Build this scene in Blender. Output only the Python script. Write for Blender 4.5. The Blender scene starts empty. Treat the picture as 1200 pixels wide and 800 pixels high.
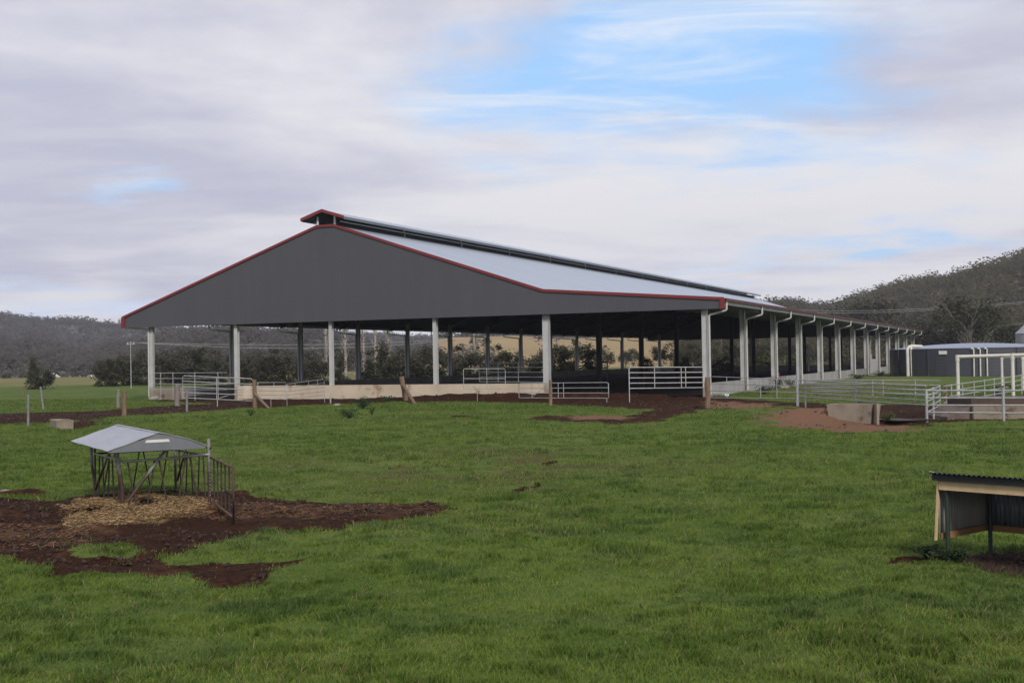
import bpy, math, random
import numpy as np
from mathutils import Vector, Matrix

random.seed(7)
rng = np.random.default_rng(11)
sc = bpy.context.scene
COL = sc.collection
PI = math.pi

# ------------------------------------------------------------------ camera
F = 1463.0
HC = 3.0
PITCH = math.atan(21.8 / F)
ROLL = -0.017
M = (Matrix.Rotation(PI / 2 + PITCH, 3, 'X') @ Matrix.Rotation(ROLL, 3, 'Z'))
CAM = Vector((0, 0, HC))
cd = bpy.data.cameras.new('camera')
cam = bpy.data.objects.new('camera', cd)
COL.objects.link(cam)
cam.location = CAM
cam.rotation_euler = M.to_euler()
cd.sensor_width = 36.0
cd.lens = F / 1200 * 36.0
cd.clip_start = 0.1
cd.clip_end = 9000
sc.camera = cam


def ray(px, py):
    return M @ Vector(((px - 600) / F, -(py - 400) / F, -1))


def V(px, py, Y):
    d = ray(px, py)
    return CAM + d * (Y / d.y)


def G(px, py, z=0.0):
    d = ray(px, py)
    return CAM + d * ((z - HC) / d.z)


def yh(px):
    # image row of the horizon at column px
    a = M @ Vector(((px - 600) / F, 0, -1))
    b = M @ Vector((0, -1 / F, 0))
    return 400 - a.z / b.z * 1.0 * -1 if False else 400 + (-a.z / b.z)


# ------------------------------------------------------------------ noise
def _hash(ix, iy, seed):
    n = (ix.astype(np.int64) * 374761393 + iy.astype(np.int64) * 668265263 + seed * 974634777) & 0xffffffff
    n = ((n ^ (n >> 13)) * 1274126177) & 0xffffffff
    n = (n ^ (n >> 16)) & 0xffffffff
    return n / 4294967295.0


def vnoise(x, y, seed=0):
    x = np.asarray(x, float); y = np.asarray(y, float)
    ix = np.floor(x); iy = np.floor(y)
    fx = x - ix; fy = y - iy
    fx = fx * fx * (3 - 2 * fx); fy = fy * fy * (3 - 2 * fy)
    a = _hash(ix, iy, seed); b = _hash(ix + 1, iy, seed)
    c = _hash(ix, iy + 1, seed); d = _hash(ix + 1, iy + 1, seed)
    return (a * (1 - fx) + b * fx) * (1 - fy) + (c * (1 - fx) + d * fx) * fy


def fbm(x, y, seed=0, o=4):
    s = 0; a = 0.5; t = 0
    x = np.asarray(x, float); y = np.asarray(y, float)
    for k in range(o):
        s = s + a * vnoise(x * 2 ** k + 17.3 * k, y * 2 ** k - 9.1 * k, seed + k); t += a; a *= 0.5
    return s / t


def sstep(a, b, x):
    t = np.clip((x - a) / (b - a), 0, 1)
    return t * t * (3 - 2 * t)


# ------------------------------------------------------------------ materials
def newmat(name):
    m = bpy.data.materials.new(name); m.use_nodes = True
    nt = m.node_tree; nt.nodes.clear()
    out = nt.nodes.new('ShaderNodeOutputMaterial')
    p = nt.nodes.new('ShaderNodeBsdfPrincipled')
    nt.links.new(p.outputs[0], out.inputs[0])
    return m, nt, p


def N(nt, typ, **kw):
    n = nt.nodes.new(typ)
    for k, v in kw.items():
        if k.startswith('i_'):
            n.inputs[k[2:].replace('_', ' ')].default_value = v
        else:
            setattr(n, k, v)
    return n


def L(nt, a, b):
    nt.links.new(a, b)


def mixc(nt, fac, a, b, mode='MIX'):
    n = nt.nodes.new('ShaderNodeMix'); n.data_type = 'RGBA'; n.blend_type = mode
    for sock, v in ((n.inputs[0], fac), (n.inputs[6], a), (n.inputs[7], b)):
        if isinstance(v, (int, float)):
            sock.default_value = v
        elif isinstance(v, (tuple, list)):
            sock.default_value = (*v[:3], 1)
        else:
            nt.links.new(v, sock)
    return n.outputs[2]


def math_(nt, op, a, b=None, c=None):
    n = nt.nodes.new('ShaderNodeMath'); n.operation = op
    for i, v in enumerate((a, b, c)):
        if v is None: continue
        if isinstance(v, (int, float)): n.inputs[i].default_value = v
        else: nt.links.new(v, n.inputs[i])
    return n.outputs[0]


def ramp(nt, fac, a, b):
    n = nt.nodes.new('ShaderNodeMapRange'); n.interpolation_type = 'SMOOTHSTEP'
    n.inputs['From Min'].default_value = a; n.inputs['From Max'].default_value = b
    nt.links.new(fac, n.inputs['Value'])
    return n.outputs[0]


def noise(nt, co, scale, detail=4, rough=0.55, dist=0.0):
    n = nt.nodes.new('ShaderNodeTexNoise')
    n.inputs['Scale'].default_value = scale; n.inputs['Detail'].default_value = detail
    n.inputs['Roughness'].default_value = rough; n.inputs['Distortion'].default_value = dist
    nt.links.new(co, n.inputs['Vector'])
    return n.outputs['Fac']


def worn(name, c1, c2, rough=0.6, metal=0.0, scale=3.0, c3=None, s3=0.8, t3=0.6, bump=0.0, bscale=30, stretch=(1, 1, 1), spec=0.5):
    """base colour c1-c2 by noise, blotches of c3 where a second noise passes t3"""
    m, nt, p = newmat(name)
    g = N(nt, 'ShaderNodeTexCoord'); mp = N(nt, 'ShaderNodeMapping')
    mp.inputs['Scale'].default_value = stretch
    L(nt, g.outputs['Object'], mp.inputs[0]); co = mp.outputs[0]
    f = noise(nt, co, scale)
    col = mixc(nt, ramp(nt, f, 0.3, 0.7), c1, c2)
    if c3 is not None:
        f3 = noise(nt, co, s3, 6, 0.65)
        col = mixc(nt, ramp(nt, f3, t3, t3 + 0.1), col, c3)
    L(nt, col, p.inputs['Base Color'])
    p.inputs['Roughness'].default_value = rough
    p.inputs['Metallic'].default_value = metal
    p.inputs['Specular IOR Level'].default_value = spec
    if bump:
        b = N(nt, 'ShaderNodeBump'); b.inputs['Strength'].default_value = bump; b.inputs['Distance'].default_value = 0.02
        L(nt, noise(nt, co, bscale, 5), b.inputs['Height']); L(nt, b.outputs[0], p.inputs['Normal'])
    return m


def ribbed(name, c1, c2, axis, pitch, rough=0.4, metal=0.5, strength=0.5, scale=0.6, rust=None, stretch=(1, 1, 1)):
    """profiled steel sheet: ribs every pitch metres along object axis"""
    m, nt, p = newmat(name)
    g = N(nt, 'ShaderNodeTexCoord')
    w = N(nt, 'ShaderNodeTexWave', wave_type='BANDS', bands_direction=axis)
    w.inputs['Scale'].default_value = 2 * PI / pitch / 20.0
    L(nt, g.outputs['Object'], w.inputs['Vector'])
    mp = N(nt, 'ShaderNodeMapping'); mp.inputs['Scale'].default_value = stretch; L(nt, g.outputs['Object'], mp.inputs[0])
    f = noise(nt, mp.outputs[0], scale, 5)
    col = mixc(nt, ramp(nt, f, 0.3, 0.7), c1, c2)
    if rust is not None:
        f3 = noise(nt, g.outputs['Object'], 2.2, 6, 0.7)
        col = mixc(nt, ramp(nt, f3, 0.58, 0.72), col, rust)
    L(nt, col, p.inputs['Base Color'])
    p.inputs['Roughness'].default_value = rough; p.inputs['Metallic'].default_value = metal
    b = N(nt, 'ShaderNodeBump'); b.inputs['Strength'].default_value = strength; b.inputs['Distance'].default_value = 0.03
    L(nt, w.outputs['Fac'], b.inputs['Height']); L(nt, b.outputs[0], p.inputs['Normal'])
    return m


def leafmat(name, c1, c2, c3, trans=0.25):
    m, nt, p = newmat(name)
    at = N(nt, 'ShaderNodeAttribute', attribute_name='rnd')
    oi = N(nt, 'ShaderNodeObjectInfo')
    col = mixc(nt, at.outputs['Fac'], c1, c2)
    col = mixc(nt, math_(nt, 'MULTIPLY', oi.outputs['Random'], 0.6), col, c3)
    L(nt, col, p.inputs['Base Color'])
    p.inputs['Roughness'].default_value = 0.7; p.inputs['Specular IOR Level'].default_value = 0.15
    tr = N(nt, 'ShaderNodeBsdfTranslucent'); L(nt, col, tr.inputs[0])
    mx = N(nt, 'ShaderNodeMixShader'); mx.inputs[0].default_value = trans
    L(nt, p.outputs[0], mx.inputs[1]); L(nt, tr.outputs[0], mx.inputs[2])
    out = [n for n in nt.nodes if n.type == 'OUTPUT_MATERIAL'][0]
    L(nt, mx.outputs[0], out.inputs[0])
    return m


MT = {}
MT['galv'] = worn('galvanised', (.46, .47, .47), (.36, .37, .37), .55, .1, 6)
MT['galv_pipe'] = worn('galvanised_pipe', (.40, .41, .40), (.29, .30, .29), .5, .2, 3, (.16, .12, .09), 1.5, .66)
def splash(name, clean, dirty, z0, z1):
    m, nt, p = newmat(name)
    g = N(nt, 'ShaderNodeTexCoord'); sp = N(nt, 'ShaderNodeSeparateXYZ'); L(nt, g.outputs['Object'], sp.inputs[0])
    n_ = noise(nt, g.outputs['Object'], 2.2, 5, .65)
    hz = math_(nt, 'SUBTRACT', sp.outputs[2], math_(nt, 'MULTIPLY', n_, 1.6))
    base = mixc(nt, ramp(nt, noise(nt, g.outputs['Object'], 1.1, 5), .3, .7), clean, tuple(c * .84 for c in clean))
    L(nt, mixc(nt, ramp(nt, hz, z0, z1), dirty, base), p.inputs['Base Color']); p.inputs['Roughness'].default_value = .6
    return m


MT['col'] = splash('column_steel', (.45, .455, .44), (.27, .22, .17), -.2, .5)
MT['white_rail'] = worn('white_rail', (.44, .43, .41), (.33, .32, .305), .5, .1, 4, (.25, .16, .10), 2.0, .7)
MT['pvc'] = worn('cream_pvc', (.60, .58, .52), (.50, .48, .42), .4, 0, 1.5)
MT['downpipe'] = worn('downpipe', (.50, .50, .48), (.43, .43, .41), .4, 0, 1.5)
MT['gable'] = ribbed('charcoal_cladding', (.062, .062, .068), (.067, .067, .074), 'X', .25, .45, .0, .07, 1.1, None, (1, 1, .05))
MT['red'] = worn('red_trim', (.20, .022, .020), (.16, .019, .018), .42, 0, .4)
MT['maroon'] = worn('maroon_gutter', (.085, .014, .014), (.065, .012, .012), .45, 0, .4)
MT['roof'] = ribbed('zinc_roof', (.39, .435, .485), (.35, .395, .445), 'Y', .76, .40, .3, .6, .7, None, (.07, 1, .07))
MT['lining'] = worn('shaded_lining', (.006, .006, .007), (.009, .009, .010), .8, 0, .4, spec=.1)  # black sarking, darkened further so its colour holds the under-roof shade
MT['shaded_steel'] = worn('shaded_steel', (.028, .028, .031), (.040, .040, .043), .6, .2, 1.5, spec=.2)  # frame steel with the shade under the roof put into its colour
MT['vent_net'] = worn('vent_netting', (.012, .013, .015), (.02, .02, .022), .8, 0, 2)
MT['conc_beige'] = worn('splashed_concrete', (.52, .43, .32), (.42, .34, .245), .85, 0, .5, (.25, .155, .095), .55, .565, .2, 8)
MT['conc_grey'] = worn('grey_concrete', (.34, .33, .32), (.26, .25, .245), .85, 0, .5, (.19, .15, .12), .45, .64, .2, 8)
MT['conc_old'] = worn('old_concrete', (.28, .235, .175), (.21, .172, .125), .9, 0, 1.5, (.13, .078, .05), 1.0, .56, .35, 12)
MT['muddy_conc'] = worn('muddy_concrete', (.16, .12, .095), (.10, .07, .052), .8, 0, 1.2, (.20, .18, .16), 1.0, .6, .4, 10)
MT['post_grey'] = worn('dull_grey_steel', (.21, .21, .20), (.15, .15, .145), .6, .1, 4)
MT['timber'] = worn('weathered_post', (.20, .13, .080), (.115, .072, .045), .9, 0, 3, (.27, .19, .12), 1.5, .55, .5, 14, (4, 4, .5))
MT['timber_grey'] = worn('grey_weathered_post', (.24, .21, .19), (.15, .13, .11), .9, 0, 3, None, 1, .6, .5, 14, (4, 4, .5))
MT['pine'] = worn('pale_pine', (.60, .44, .25), (.52, .37, .20), .7, 0, 2, (.38, .25, .14), 2.5, .66, .1, 20, (.4, 4, 4))
MT['pine_orange'] = worn('stained_pine', (.30, .16, .07), (.22, .115, .05), .75, 0, 2)
MT['pale_board'] = worn('pale_board', (.50, .42, .32), (.42, .35, .26), .8, 0, 2)
MT['green_post'] = worn('dark_green_paint', (.014, .026, .020), (.02, .036, .027), .5, 0, 3)
MT['iron_black'] = worn('black_iron', (.022, .023, .025), (.035, .036, .038), .6, .4, 2)
MT['iron_inside'] = ribbed('old_galv_sheet', (.16, .165, .17), (.11, .115, .12), 'X', .076, .5, .3, .6, .9)
MT['iron_lit'] = ribbed('lit_galv_sheet', (.30, .285, .26), (.22, .21, .19), 'Y', .076, .6, .0, .5, .9)  # lighter copy of the shelter iron, light on the end put into colour
MT['feeder_roof'] = worn('dull_zinc_roof', (.40, .41, .43), (.33, .34, .365), .42, .35, 1.2, (.30, .26, .24), 1.1, .66)
MT['feeder_gable'] = worn('dull_zinc_gable', (.20, .215, .225), (.16, .175, .185), .5, .4, 2)
MT['feeder_leg'] = worn('rusty_leg', (.30, .29, .28), (.17, .13, .11), .6, .3, 1.6, (.11, .045, .028), 1.2, .50)
m_, nt_, p_ = newmat('rust_footed_steel')
g_ = N(nt_, 'ShaderNodeTexCoord'); sp_ = N(nt_, 'ShaderNodeSeparateXYZ'); L(nt_, g_.outputs['Object'], sp_.inputs[0])
hz_ = math_(nt_, 'ADD', sp_.outputs[2], math_(nt_, 'MULTIPLY', noise(nt_, g_.outputs['Object'], 5, 4), .7))
cc_ = mixc(nt_, ramp(nt_, hz_, 1.0, 1.35), mixc(nt_, noise(nt_, g_.outputs['Object'], 14), (.036, .017, .013), (.070, .033, .024)), (.22, .22, .225))
L(nt_, cc_, p_.inputs['Base Color']); p_.inputs['Roughness'].default_value = .6
MT['feeder_leg'] = m_
MT['feeder_bar'] = worn('dark_rusty_bar', (.045, .038, .036), (.075, .045, .035), .7, .3, 4)
MT['rust'] = worn('rust', (.11, .058, .04), (.065, .034, .026), .85, 0, 5)
MT['label'] = worn('pale_plate', (.66, .66, .62), (.58, .58, .55), .5, 0, 5)
MT['tank'] = ribbed('tank_cladding', (.046, .048, .058), (.056, .058, .068), 'Z', .4, .45, .1, .25, .3)
MT['slate'] = worn('slate_blue_edge', (.12, .14, .165), (.10, .12, .145), .45, .1, .4)
MT['tank_roof'] = worn('tank_roof', (.27, .305, .385), (.24, .275, .35), .4, .2, .5)
MT['shed_grey'] = ribbed('grey_sheet', (.36, .37, .38), (.31, .32, .33), 'Z', .3, .45, .3, .3, .5)
MT['hay'] = worn('hay_bale', (.42, .30, .17), (.30, .205, .11), .95, 0, 9, None, 1, .6, .8, 40)
MT['black'] = worn('black_poly', (.02, .02, .022), (.03, .03, .03), .5, 0, 3)
MT['white'] = worn('white_paint', (.72, .72, .70), (.62, .62, .60), .5, 0, 2)
MT['plastic_red'] = worn('red_plastic', (.42, .05, .06), (.36, .04, .05), .4, 0, 3)
MT['rock'] = worn('pale_rock', (.30, .265, .22), (.20, .175, .145), .9, 0, 6, None, 1, .6, .4, 12)
MT['house_wall'] = worn('house_wall', (.34, .31, .28), (.28, .26, .24), .8, 0, 1)
MT['glass'] = worn('dark_window', (.02, .022, .026), (.03, .032, .036), .15, 0, 1)
MT['bark'] = worn('bark', (.13, .11, .095), (.075, .062, .052), .9, 0, 2, None, 1, .6, .4, 8, (3, 3, .6))
MT['bark_pale'] = worn('pale_bark', (.33, .29, .255), (.23, .20, .175), .85, 0, 1.5, None, 1, .6, .3, 8, (3, 3, .6))
MT['wire'] = worn('wire', (.50, .50, .49), (.44, .44, .43), .5, .1, 1)
MT['leaf_dark'] = leafmat('dark_olive_leaf', (.048, .053, .027), (.094, .098, .048), (.10, .086, .056), .45)
MT['leaf_mid'] = leafmat('grey_green_leaf', (.055, .060, .038), (.10, .10, .062), (.10, .088, .06), .4)
MT['leaf_green'] = leafmat('fresh_green_leaf', (.04, .062, .020), (.085, .105, .036), (.10, .10, .04))
MT['leaf_weed'] = leafmat('weed_leaf', (.022, .042, .020), (.045, .075, .030), (.05, .07, .035))
MT['wood_right'] = leafmat('hill_wood', (.090, .084, .046), (.170, .156, .080), (.10, .088, .058), .62)
MT['wood_left'] = leafmat('far_wood', (.130, .123, .104), (.180, .166, .132), (.125, .118, .096), .65)


# ------------------------------------------------------------------ mesh helper
class MB:
    def __init__(s):
        s.v = []; s.f = []; s.sm = []

    def add(s, vs, fs, smooth=False):
        b = len(s.v)
        s.v += [tuple(v) for v in vs]
        s.f += [tuple(i + b for i in f) for f in fs]
        s.sm += [smooth] * len(fs)
        return s

    def hexa(s, c):
        """eight corners: bottom 0-3 counter-clockwise, top 4-7"""
        return s.add(c, [(3, 2, 1, 0), (4, 5, 6, 7), (0, 1, 5, 4), (1, 2, 6, 5), (2, 3, 7, 6), (3, 0, 4, 7)])

    def box(s, x0, x1, y0, y1, z0, z1):
        return s.hexa([(x0, y0, z0), (x1, y0, z0), (x1, y1, z0), (x0, y1, z0), (x0, y0, z1), (x1, y0, z1), (x1, y1, z1), (x0, y1, z1)])

    def beam(s, a, b, w, h, up=(0, 0, 1)):
        a = Vector(a); b = Vector(b); d = (b - a).normalized(); up = Vector(up)
        sd = d.cross(up)
        if sd.length < 1e-4: sd = d.cross(Vector((1, 0, 0)))
        sd.normalize(); u = sd.cross(d).normalized()
        sd = sd * w / 2; u = u * h / 2
        return s.hexa([a - sd - u, b - sd - u, b + sd - u, a + sd - u, a - sd + u, b - sd + u, b + sd + u, a + sd + u])

    def tube(s, pts, r, n=8, cap=True):
        pts = [Vector(p) for p in pts]
        rs = r if isinstance(r, (list, tuple)) else [r] * len(pts)
        rings = []
        up = None
        for i, p in enumerate(pts):
            d = (pts[min(i + 1, len(pts) - 1)] - pts[max(i - 1, 0)])
            if d.length < 1e-9: d = Vector((0, 0, 1))
            d.normalize()
            if up is None:
                up = d.cross(Vector((0, 0, 1)))
                if up.length < .05: up = Vector((1, 0, 0))
            e1 = (up - d * up.dot(d)).normalized(); e2 = d.cross(e1); up = e1
            rings.append([p + (e1 * math.cos(2 * PI * k / n) + e2 * math.sin(2 * PI * k / n)) * rs[i] for k in range(n)])
        vs = [v for R in rings for v in R]
        fs = []
        for i in range(len(pts) - 1):
            for k in range(n):
                fs.append((i * n + k, i * n + (k + 1) % n, (i + 1) * n + (k + 1) % n, (i + 1) * n + k))
        s.add(vs, fs, True)
        if cap:
            s.add(rings[0], [tuple(range(n - 1, -1, -1))]); s.add(rings[-1], [tuple(range(n))])
        return s

    def prism(s, poly, y0, y1):
        """polygon in the xz plane extruded along y"""
        n = len(poly)
        vs = [(x, y0, z) for x, z in poly] + [(x, y1, z) for x, z in poly]
        fs = [tuple(range(n)), tuple(range(2 * n - 1, n - 1, -1))]
        fs += [(i, i + n, (i + 1) % n + n, (i + 1) % n) for i in range(n)]
        return s.add(vs, fs)

    def mesh(s, name, mat, origin=None):
        me = bpy.data.meshes.new(name)
        o = Vector(origin) if origin is not None else Vector((0, 0, 0))
        me.from_pydata([(v[0] - o.x, v[1] - o.y, v[2] - o.z) for v in s.v], [], s.f)
        me.polygons.foreach_set('use_smooth', s.sm)
        me.materials.append(mat); me.update()
        return me

    def build(s, name, mat, parent=None, origin=None):
        o = bpy.data.objects.new(name, s.mesh(name, mat, origin))
        COL.objects.link(o)
        if parent is not None: o.parent = parent
        elif origin is not None: o.location = origin
        return o


def tag(o, label=None, cat=None, group=None, kind=None):
    if label: o['label'] = label
    if cat: o['category'] = cat
    if group: o['group'] = group
    if kind: o['kind'] = kind
    return o


def thing(name, label, cat, loc=(0, 0, 0), rz=0.0, group=None):
    o = bpy.data.objects.new(name, None); COL.objects.link(o)
    o.empty_display_size = .3
    o.location = loc; o.rotation_euler = (0, 0, rz)
    return tag(o, label, cat, group)


def copy_tree(o, parent=None):
    c = o.copy(); COL.objects.link(c)
    if parent is not None: c.parent = parent
    for ch in list(o.children): copy_tree(ch, c)
    return c


def bigmesh(name, verts, faces_flat, loop_tot, mat, attrs=None, smooth=False):
    """fast mesh from numpy arrays; faces all have loop_tot corners"""
    me = bpy.data.meshes.new(name)
    nv = len(verts); nf = len(faces_flat) // loop_tot
    me.vertices.add(nv); me.vertices.foreach_set('co', np.ascontiguousarray(verts, np.float32).ravel())
    me.loops.add(len(faces_flat)); me.loops.foreach_set('vertex_index', np.ascontiguousarray(faces_flat, np.int32))
    me.polygons.add(nf)
    me.polygons.foreach_set('loop_start', np.arange(0, nf * loop_tot, loop_tot, dtype=np.int32))
    if smooth: me.polygons.foreach_set('use_smooth', np.ones(nf, bool))
    for k, a in (attrs or {}).items():
        at = me.attributes.new(k, 'FLOAT', 'POINT'); at.data.foreach_set('value', np.ascontiguousarray(a, np.float32))
    me.materials.append(mat)
    me.update(calc_edges=True); me.validate()
    return me


def quads_cloud(cent, size, seed, up_bias=0.3, aspect=1.0):
    """random leaf quads at cent (n,3) with size (n,)"""
    r = np.random.default_rng(seed); n = len(cent)
    nrm = r.normal(size=(n, 3)); nrm[:, 2] += up_bias * np.sign(nrm[:, 2] + 1e-6)
    nrm /= np.linalg.norm(nrm, axis=1)[:, None]
    t = r.normal(size=(n, 3)); t -= nrm * np.sum(t * nrm, 1)[:, None]; t /= np.linalg.norm(t, axis=1)[:, None]
    b = np.cross(nrm, t)
    s = np.asarray(size)[:, None] * .5
    v = np.stack([cent - t * s - b * s * aspect * .6, cent + t * s * .9 - b * s * aspect, cent + t * s + b * s * aspect * .7, cent - t * s * .8 + b * s * aspect], 1).reshape(-1, 3)
    return v, np.arange(4 * n, dtype=np.int32)


# ------------------------------------------------------------------ ground masks
def poly_sd(x, y, poly):
    """signed distance, positive inside"""
    P = np.array([(p[0], p[1]) for p in poly]); n = len(P)
    inside = np.zeros(x.shape, bool); dmin = np.full(x.shape, 1e9)
    for i in range(n):
        x0, y0 = P[i]; x1, y1 = P[(i + 1) % n]
        c = ((y0 > y) != (y1 > y)) & (x < (x1 - x0) * (y - y0) / (y1 - y0 + 1e-12) + x0)
        inside ^= c
        dx, dy = x1 - x0, y1 - y0
        t = np.clip(((x - x0) * dx + (y - y0) * dy) / (dx * dx + dy * dy + 1e-12), 0, 1)
        dmin = np.minimum(dmin, np.hypot(x - x0 - t * dx, y - y0 - t * dy))
    return np.where(inside, dmin, -dmin)


def GP(pts):
    return [G(a, b) for a, b in pts]


MUD = [  # polygon on the ground, softness in metres
    (GP([(-90, 592), (0, 586), (70, 583), (110, 574), (200, 578), (280, 575), (340, 583), (440, 587), (515, 589), (532, 594), (500, 605), (450, 611), (400, 621), (330, 624), (270, 631), (225, 638), (185, 648), (195, 657), (260, 658), (358, 656), (366, 659), (318, 668), (305, 680), (250, 677), (215, 671), (150, 675), (80, 674), (40, 666), (0, 652), (-90, 640)]), .28),
    (GP([(310, 695), (350, 689), (368, 692), (345, 700), (312, 705)]), .10),
    (GP([(-20, 573), (30, 571), (62, 575), (40, 581), (-20, 583)]), .25),
    (GP([(430, 706), (440, 704), (452, 706), (440, 709)]), .06),
    (GP([(585, 576), (612, 569), (634, 564), (620, 573), (600, 578)]), .12),
    (GP([(632, 541), (655, 537), (652, 541), (636, 544)]), .2),
    (GP([(-60, 486), (100, 481), (210, 474), (292, 471), (292, 477), (200, 485), (100, 492), (0, 496), (-60, 497)]), .8),
    (GP([(60, 500), (98, 490), (118, 493), (108, 501), (84, 504)]), .5),
    (GP([(178, 467.5), (240, 463), (300, 461), (640, 457), (826, 458), (834, 464), (930, 471), (1000, 475), (1090, 474), (1320, 474), (1320, 491), (1200, 492), (1120, 494), (1085, 494), (1086, 499), (1045, 506), (990, 507), (960, 502), (900, 494), (884, 489), (936, 481), (925, 476), (880, 480), (830, 480), (800, 486), (765, 494), (720, 497), (660, 494), (612, 490), (640, 486), (740, 486), (768, 481), (740, 478), (640, 474), (560, 470.5), (470, 471), (390, 473), (316, 477), (240, 472), (178, 470)]), .7),
    (GP([(522, 487), (548, 485), (558, 488), (540, 490)]), .4),
    (GP([(1038, 651), (1060, 646), (1100, 649), (1092, 656), (1060, 657), (1042, 656)]), .10),
    (GP([(1110, 652), (1150, 643), (1200, 645), (1290, 650), (1290, 676), (1200, 668), (1150, 664)]), .12),
    (GP([(180, 457), (640, 449.5), (826, 452), (826, 459), (640, 459), (300, 463), (178, 468)]), .5),
]
GRASS_ISLE = [(GP([(82, 643), (105, 637), (150, 637), (176, 642), (150, 648), (100, 648)]), .2)]
DIRT = [(GP([(868, 488), (905, 480), (945, 478), (985, 486), (1030, 496), (1085, 497), (1060, 505), (1000, 508), (950, 504), (900, 498)]), 1.0),
        (GP([(660, 487), (700, 485), (745, 487), (720, 490), (680, 490)]), .4),
        (GP([(832, 468), (900, 473), (920, 476), (880, 480), (836, 478)]), .8)]
HAYP = [(GP([(78, 598), (90, 588), (110, 580), (160, 578), (230, 580), (256, 586), (240, 598), (200, 606), (150, 614), (120, 609), (92, 603)]), .35)]
HAYP2 = [(GP([(225, 585), (300, 583), (400, 589), (500, 590), (526, 594), (480, 600), (380, 600), (280, 606)]), .6),
         (GP([(-60, 610), (40, 612), (100, 626), (60, 640), (-60, 628)]), .8)]
YELL = [(GP([(900, 452), (960, 444), (1045, 441), (1080, 442), (1090, 455), (1000, 468), (940, 462)]), 4)]


def maskof(lst, x, y, wob=1.0):
    m = np.zeros(x.shape)
    for poly, soft in lst:
        px_ = np.array([p.x for p in poly]); py_ = np.array([p.y for p in poly])
        k = (x > px_.min() - 4 * soft - 2) & (x < px_.max() + 4 * soft + 2) & (y > py_.min() - 4 * soft - 2) & (y < py_.max() + 4 * soft + 2)
        if not k.any(): continue
        sd = poly_sd(x[k], y[k], poly)
        sd = sd + ((fbm(x[k] / (soft * 2.6), y[k] / (soft * 2.6), 5, 4) - .5) * 2.8 + (fbm(x[k] / (soft * .7), y[k] / (soft * .7), 6, 2) - .5) * 1.1) * soft * wob
        m[k] = np.maximum(m[k], sstep(-soft * .35, soft * .35, sd))
    return m


def mud_at(x, y):
    return mud_at_raw(x, y)


def mud_at_raw(x, y):
    m = maskof(MUD, x, y)
    return m * (1 - maskof(GRASS_ISLE, x, y))


# worn streaks in the middle of the paddock
def worn_band(x, y):
    # pixel-free: band on the ground between two world points
    a = G(430, 555); b = G(680, 535)
    d = Vector((b.x - a.x, b.y - a.y)); Ln = d.length; d /= Ln
    u = (x - a.x) * d.x + (y - a.y) * d.y; w = -(x - a.x) * d.y + (y - a.y) * d.x
    return np.exp(-(w / 6.5) ** 2) * sstep(-6, 4, u) * sstep(Ln + 8, Ln - 4, u)


def worn_at(x, y):
    return worn_band(x, y) * sstep(.46, .62, fbm(x / 1.6, y / .9, 33, 4))


TR = G(955, 493)


def h_at(x, y):
    near = np.clip(1.25 - y / 140, .25, 1)
    h = (fbm(x / 1.1, y / 1.1, 2, 3) - .5) * .22 * near + (fbm(x / 7, y / 7, 9, 2) - .5) * .16
    far = sstep(150, 300, np.hypot(x, y))
    h = h - 3.2 * sstep(365, 405, y) * sstep(-40, -75, x)
    h = h * (1 - far) + far * (fbm(x / 60, y / 60, 12, 2) - .5) * .6
    bx = (x + 33.2) * .917 - (y - 115) * .3988; by = (x + 33.2) * .3988 + (y - 115) * .917
    h = h + .42 * np.exp(-((by + 2.6) / 2.0) ** 2) * sstep(20, 36, bx) * sstep(56, 44, bx) * (.5 + fbm(x / 1.2, y / 1.2, 23, 3))
    h = h + .62 * np.exp(-((x - TR.x) / 2.3) ** 2 - ((y - TR.y) / 1.6) ** 2)
    return h


# ------------------------------------------------------------------ ground sheet
def spaced(a, b, step):
    return list(np.arange(a, b, step))


gx = [-2600, -1800, -1200, -800, -520, -360, -260, -190, -140, -105, -82] + spaced(-66, -26, 1.0) + spaced(-26, 24, .16) + spaced(24, 66, .9) + [70, 82, 105, 140, 190, 260, 360, 520, 800, 1200, 1800, 2600]
gy = [-600, -300, -150, -70, -30, -10, 0, 4] + spaced(7, 40, .16) + spaced(40, 75, .28) + spaced(75, 125, .5) + spaced(126, 200, 2.5) + [204, 215, 230, 250, 275, 305, 340, 400, 480, 600, 800, 1100, 1500, 2000, 2600]
gx = np.array(gx); gy = np.array(gy)
XX, YY = np.meshgrid(gx, gy)
xf = XX.ravel(); yf = YY.ravel()
mud = mud_at(xf, yf); dirt = maskof(DIRT, xf, yf); hayp = np.maximum(maskof(HAYP, xf, yf), .35 * maskof(HAYP2, xf, yf) * sstep(.35, .6, fbm(xf / .5, yf / .5, 61, 3)))
wornm = worn_at(xf, yf)
yell = maskof(YELL, xf, yf)
dry = sstep(200, 232, yf + (fbm(xf / 30, yf / 30, 4, 3) - .5) * 50) * sstep(80, -20, xf) * (.55 + .45 * sstep(.4, .6, fbm(xf / 25, yf / 60, 14, 3)))
zz = h_at(xf, yf) - .07 * np.maximum(mud, wornm * .6) + mud * (fbm(xf / .5, yf / .5, 70, 3) - .5) * .13
nx, ny = len(gx), len(gy)
idx = np.arange(nx * ny).reshape(ny, nx)
fq = np.stack([idx[:-1, :-1], idx[:-1, 1:], idx[1:, 1:], idx[1:, :-1]], -1).reshape(-1)


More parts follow.
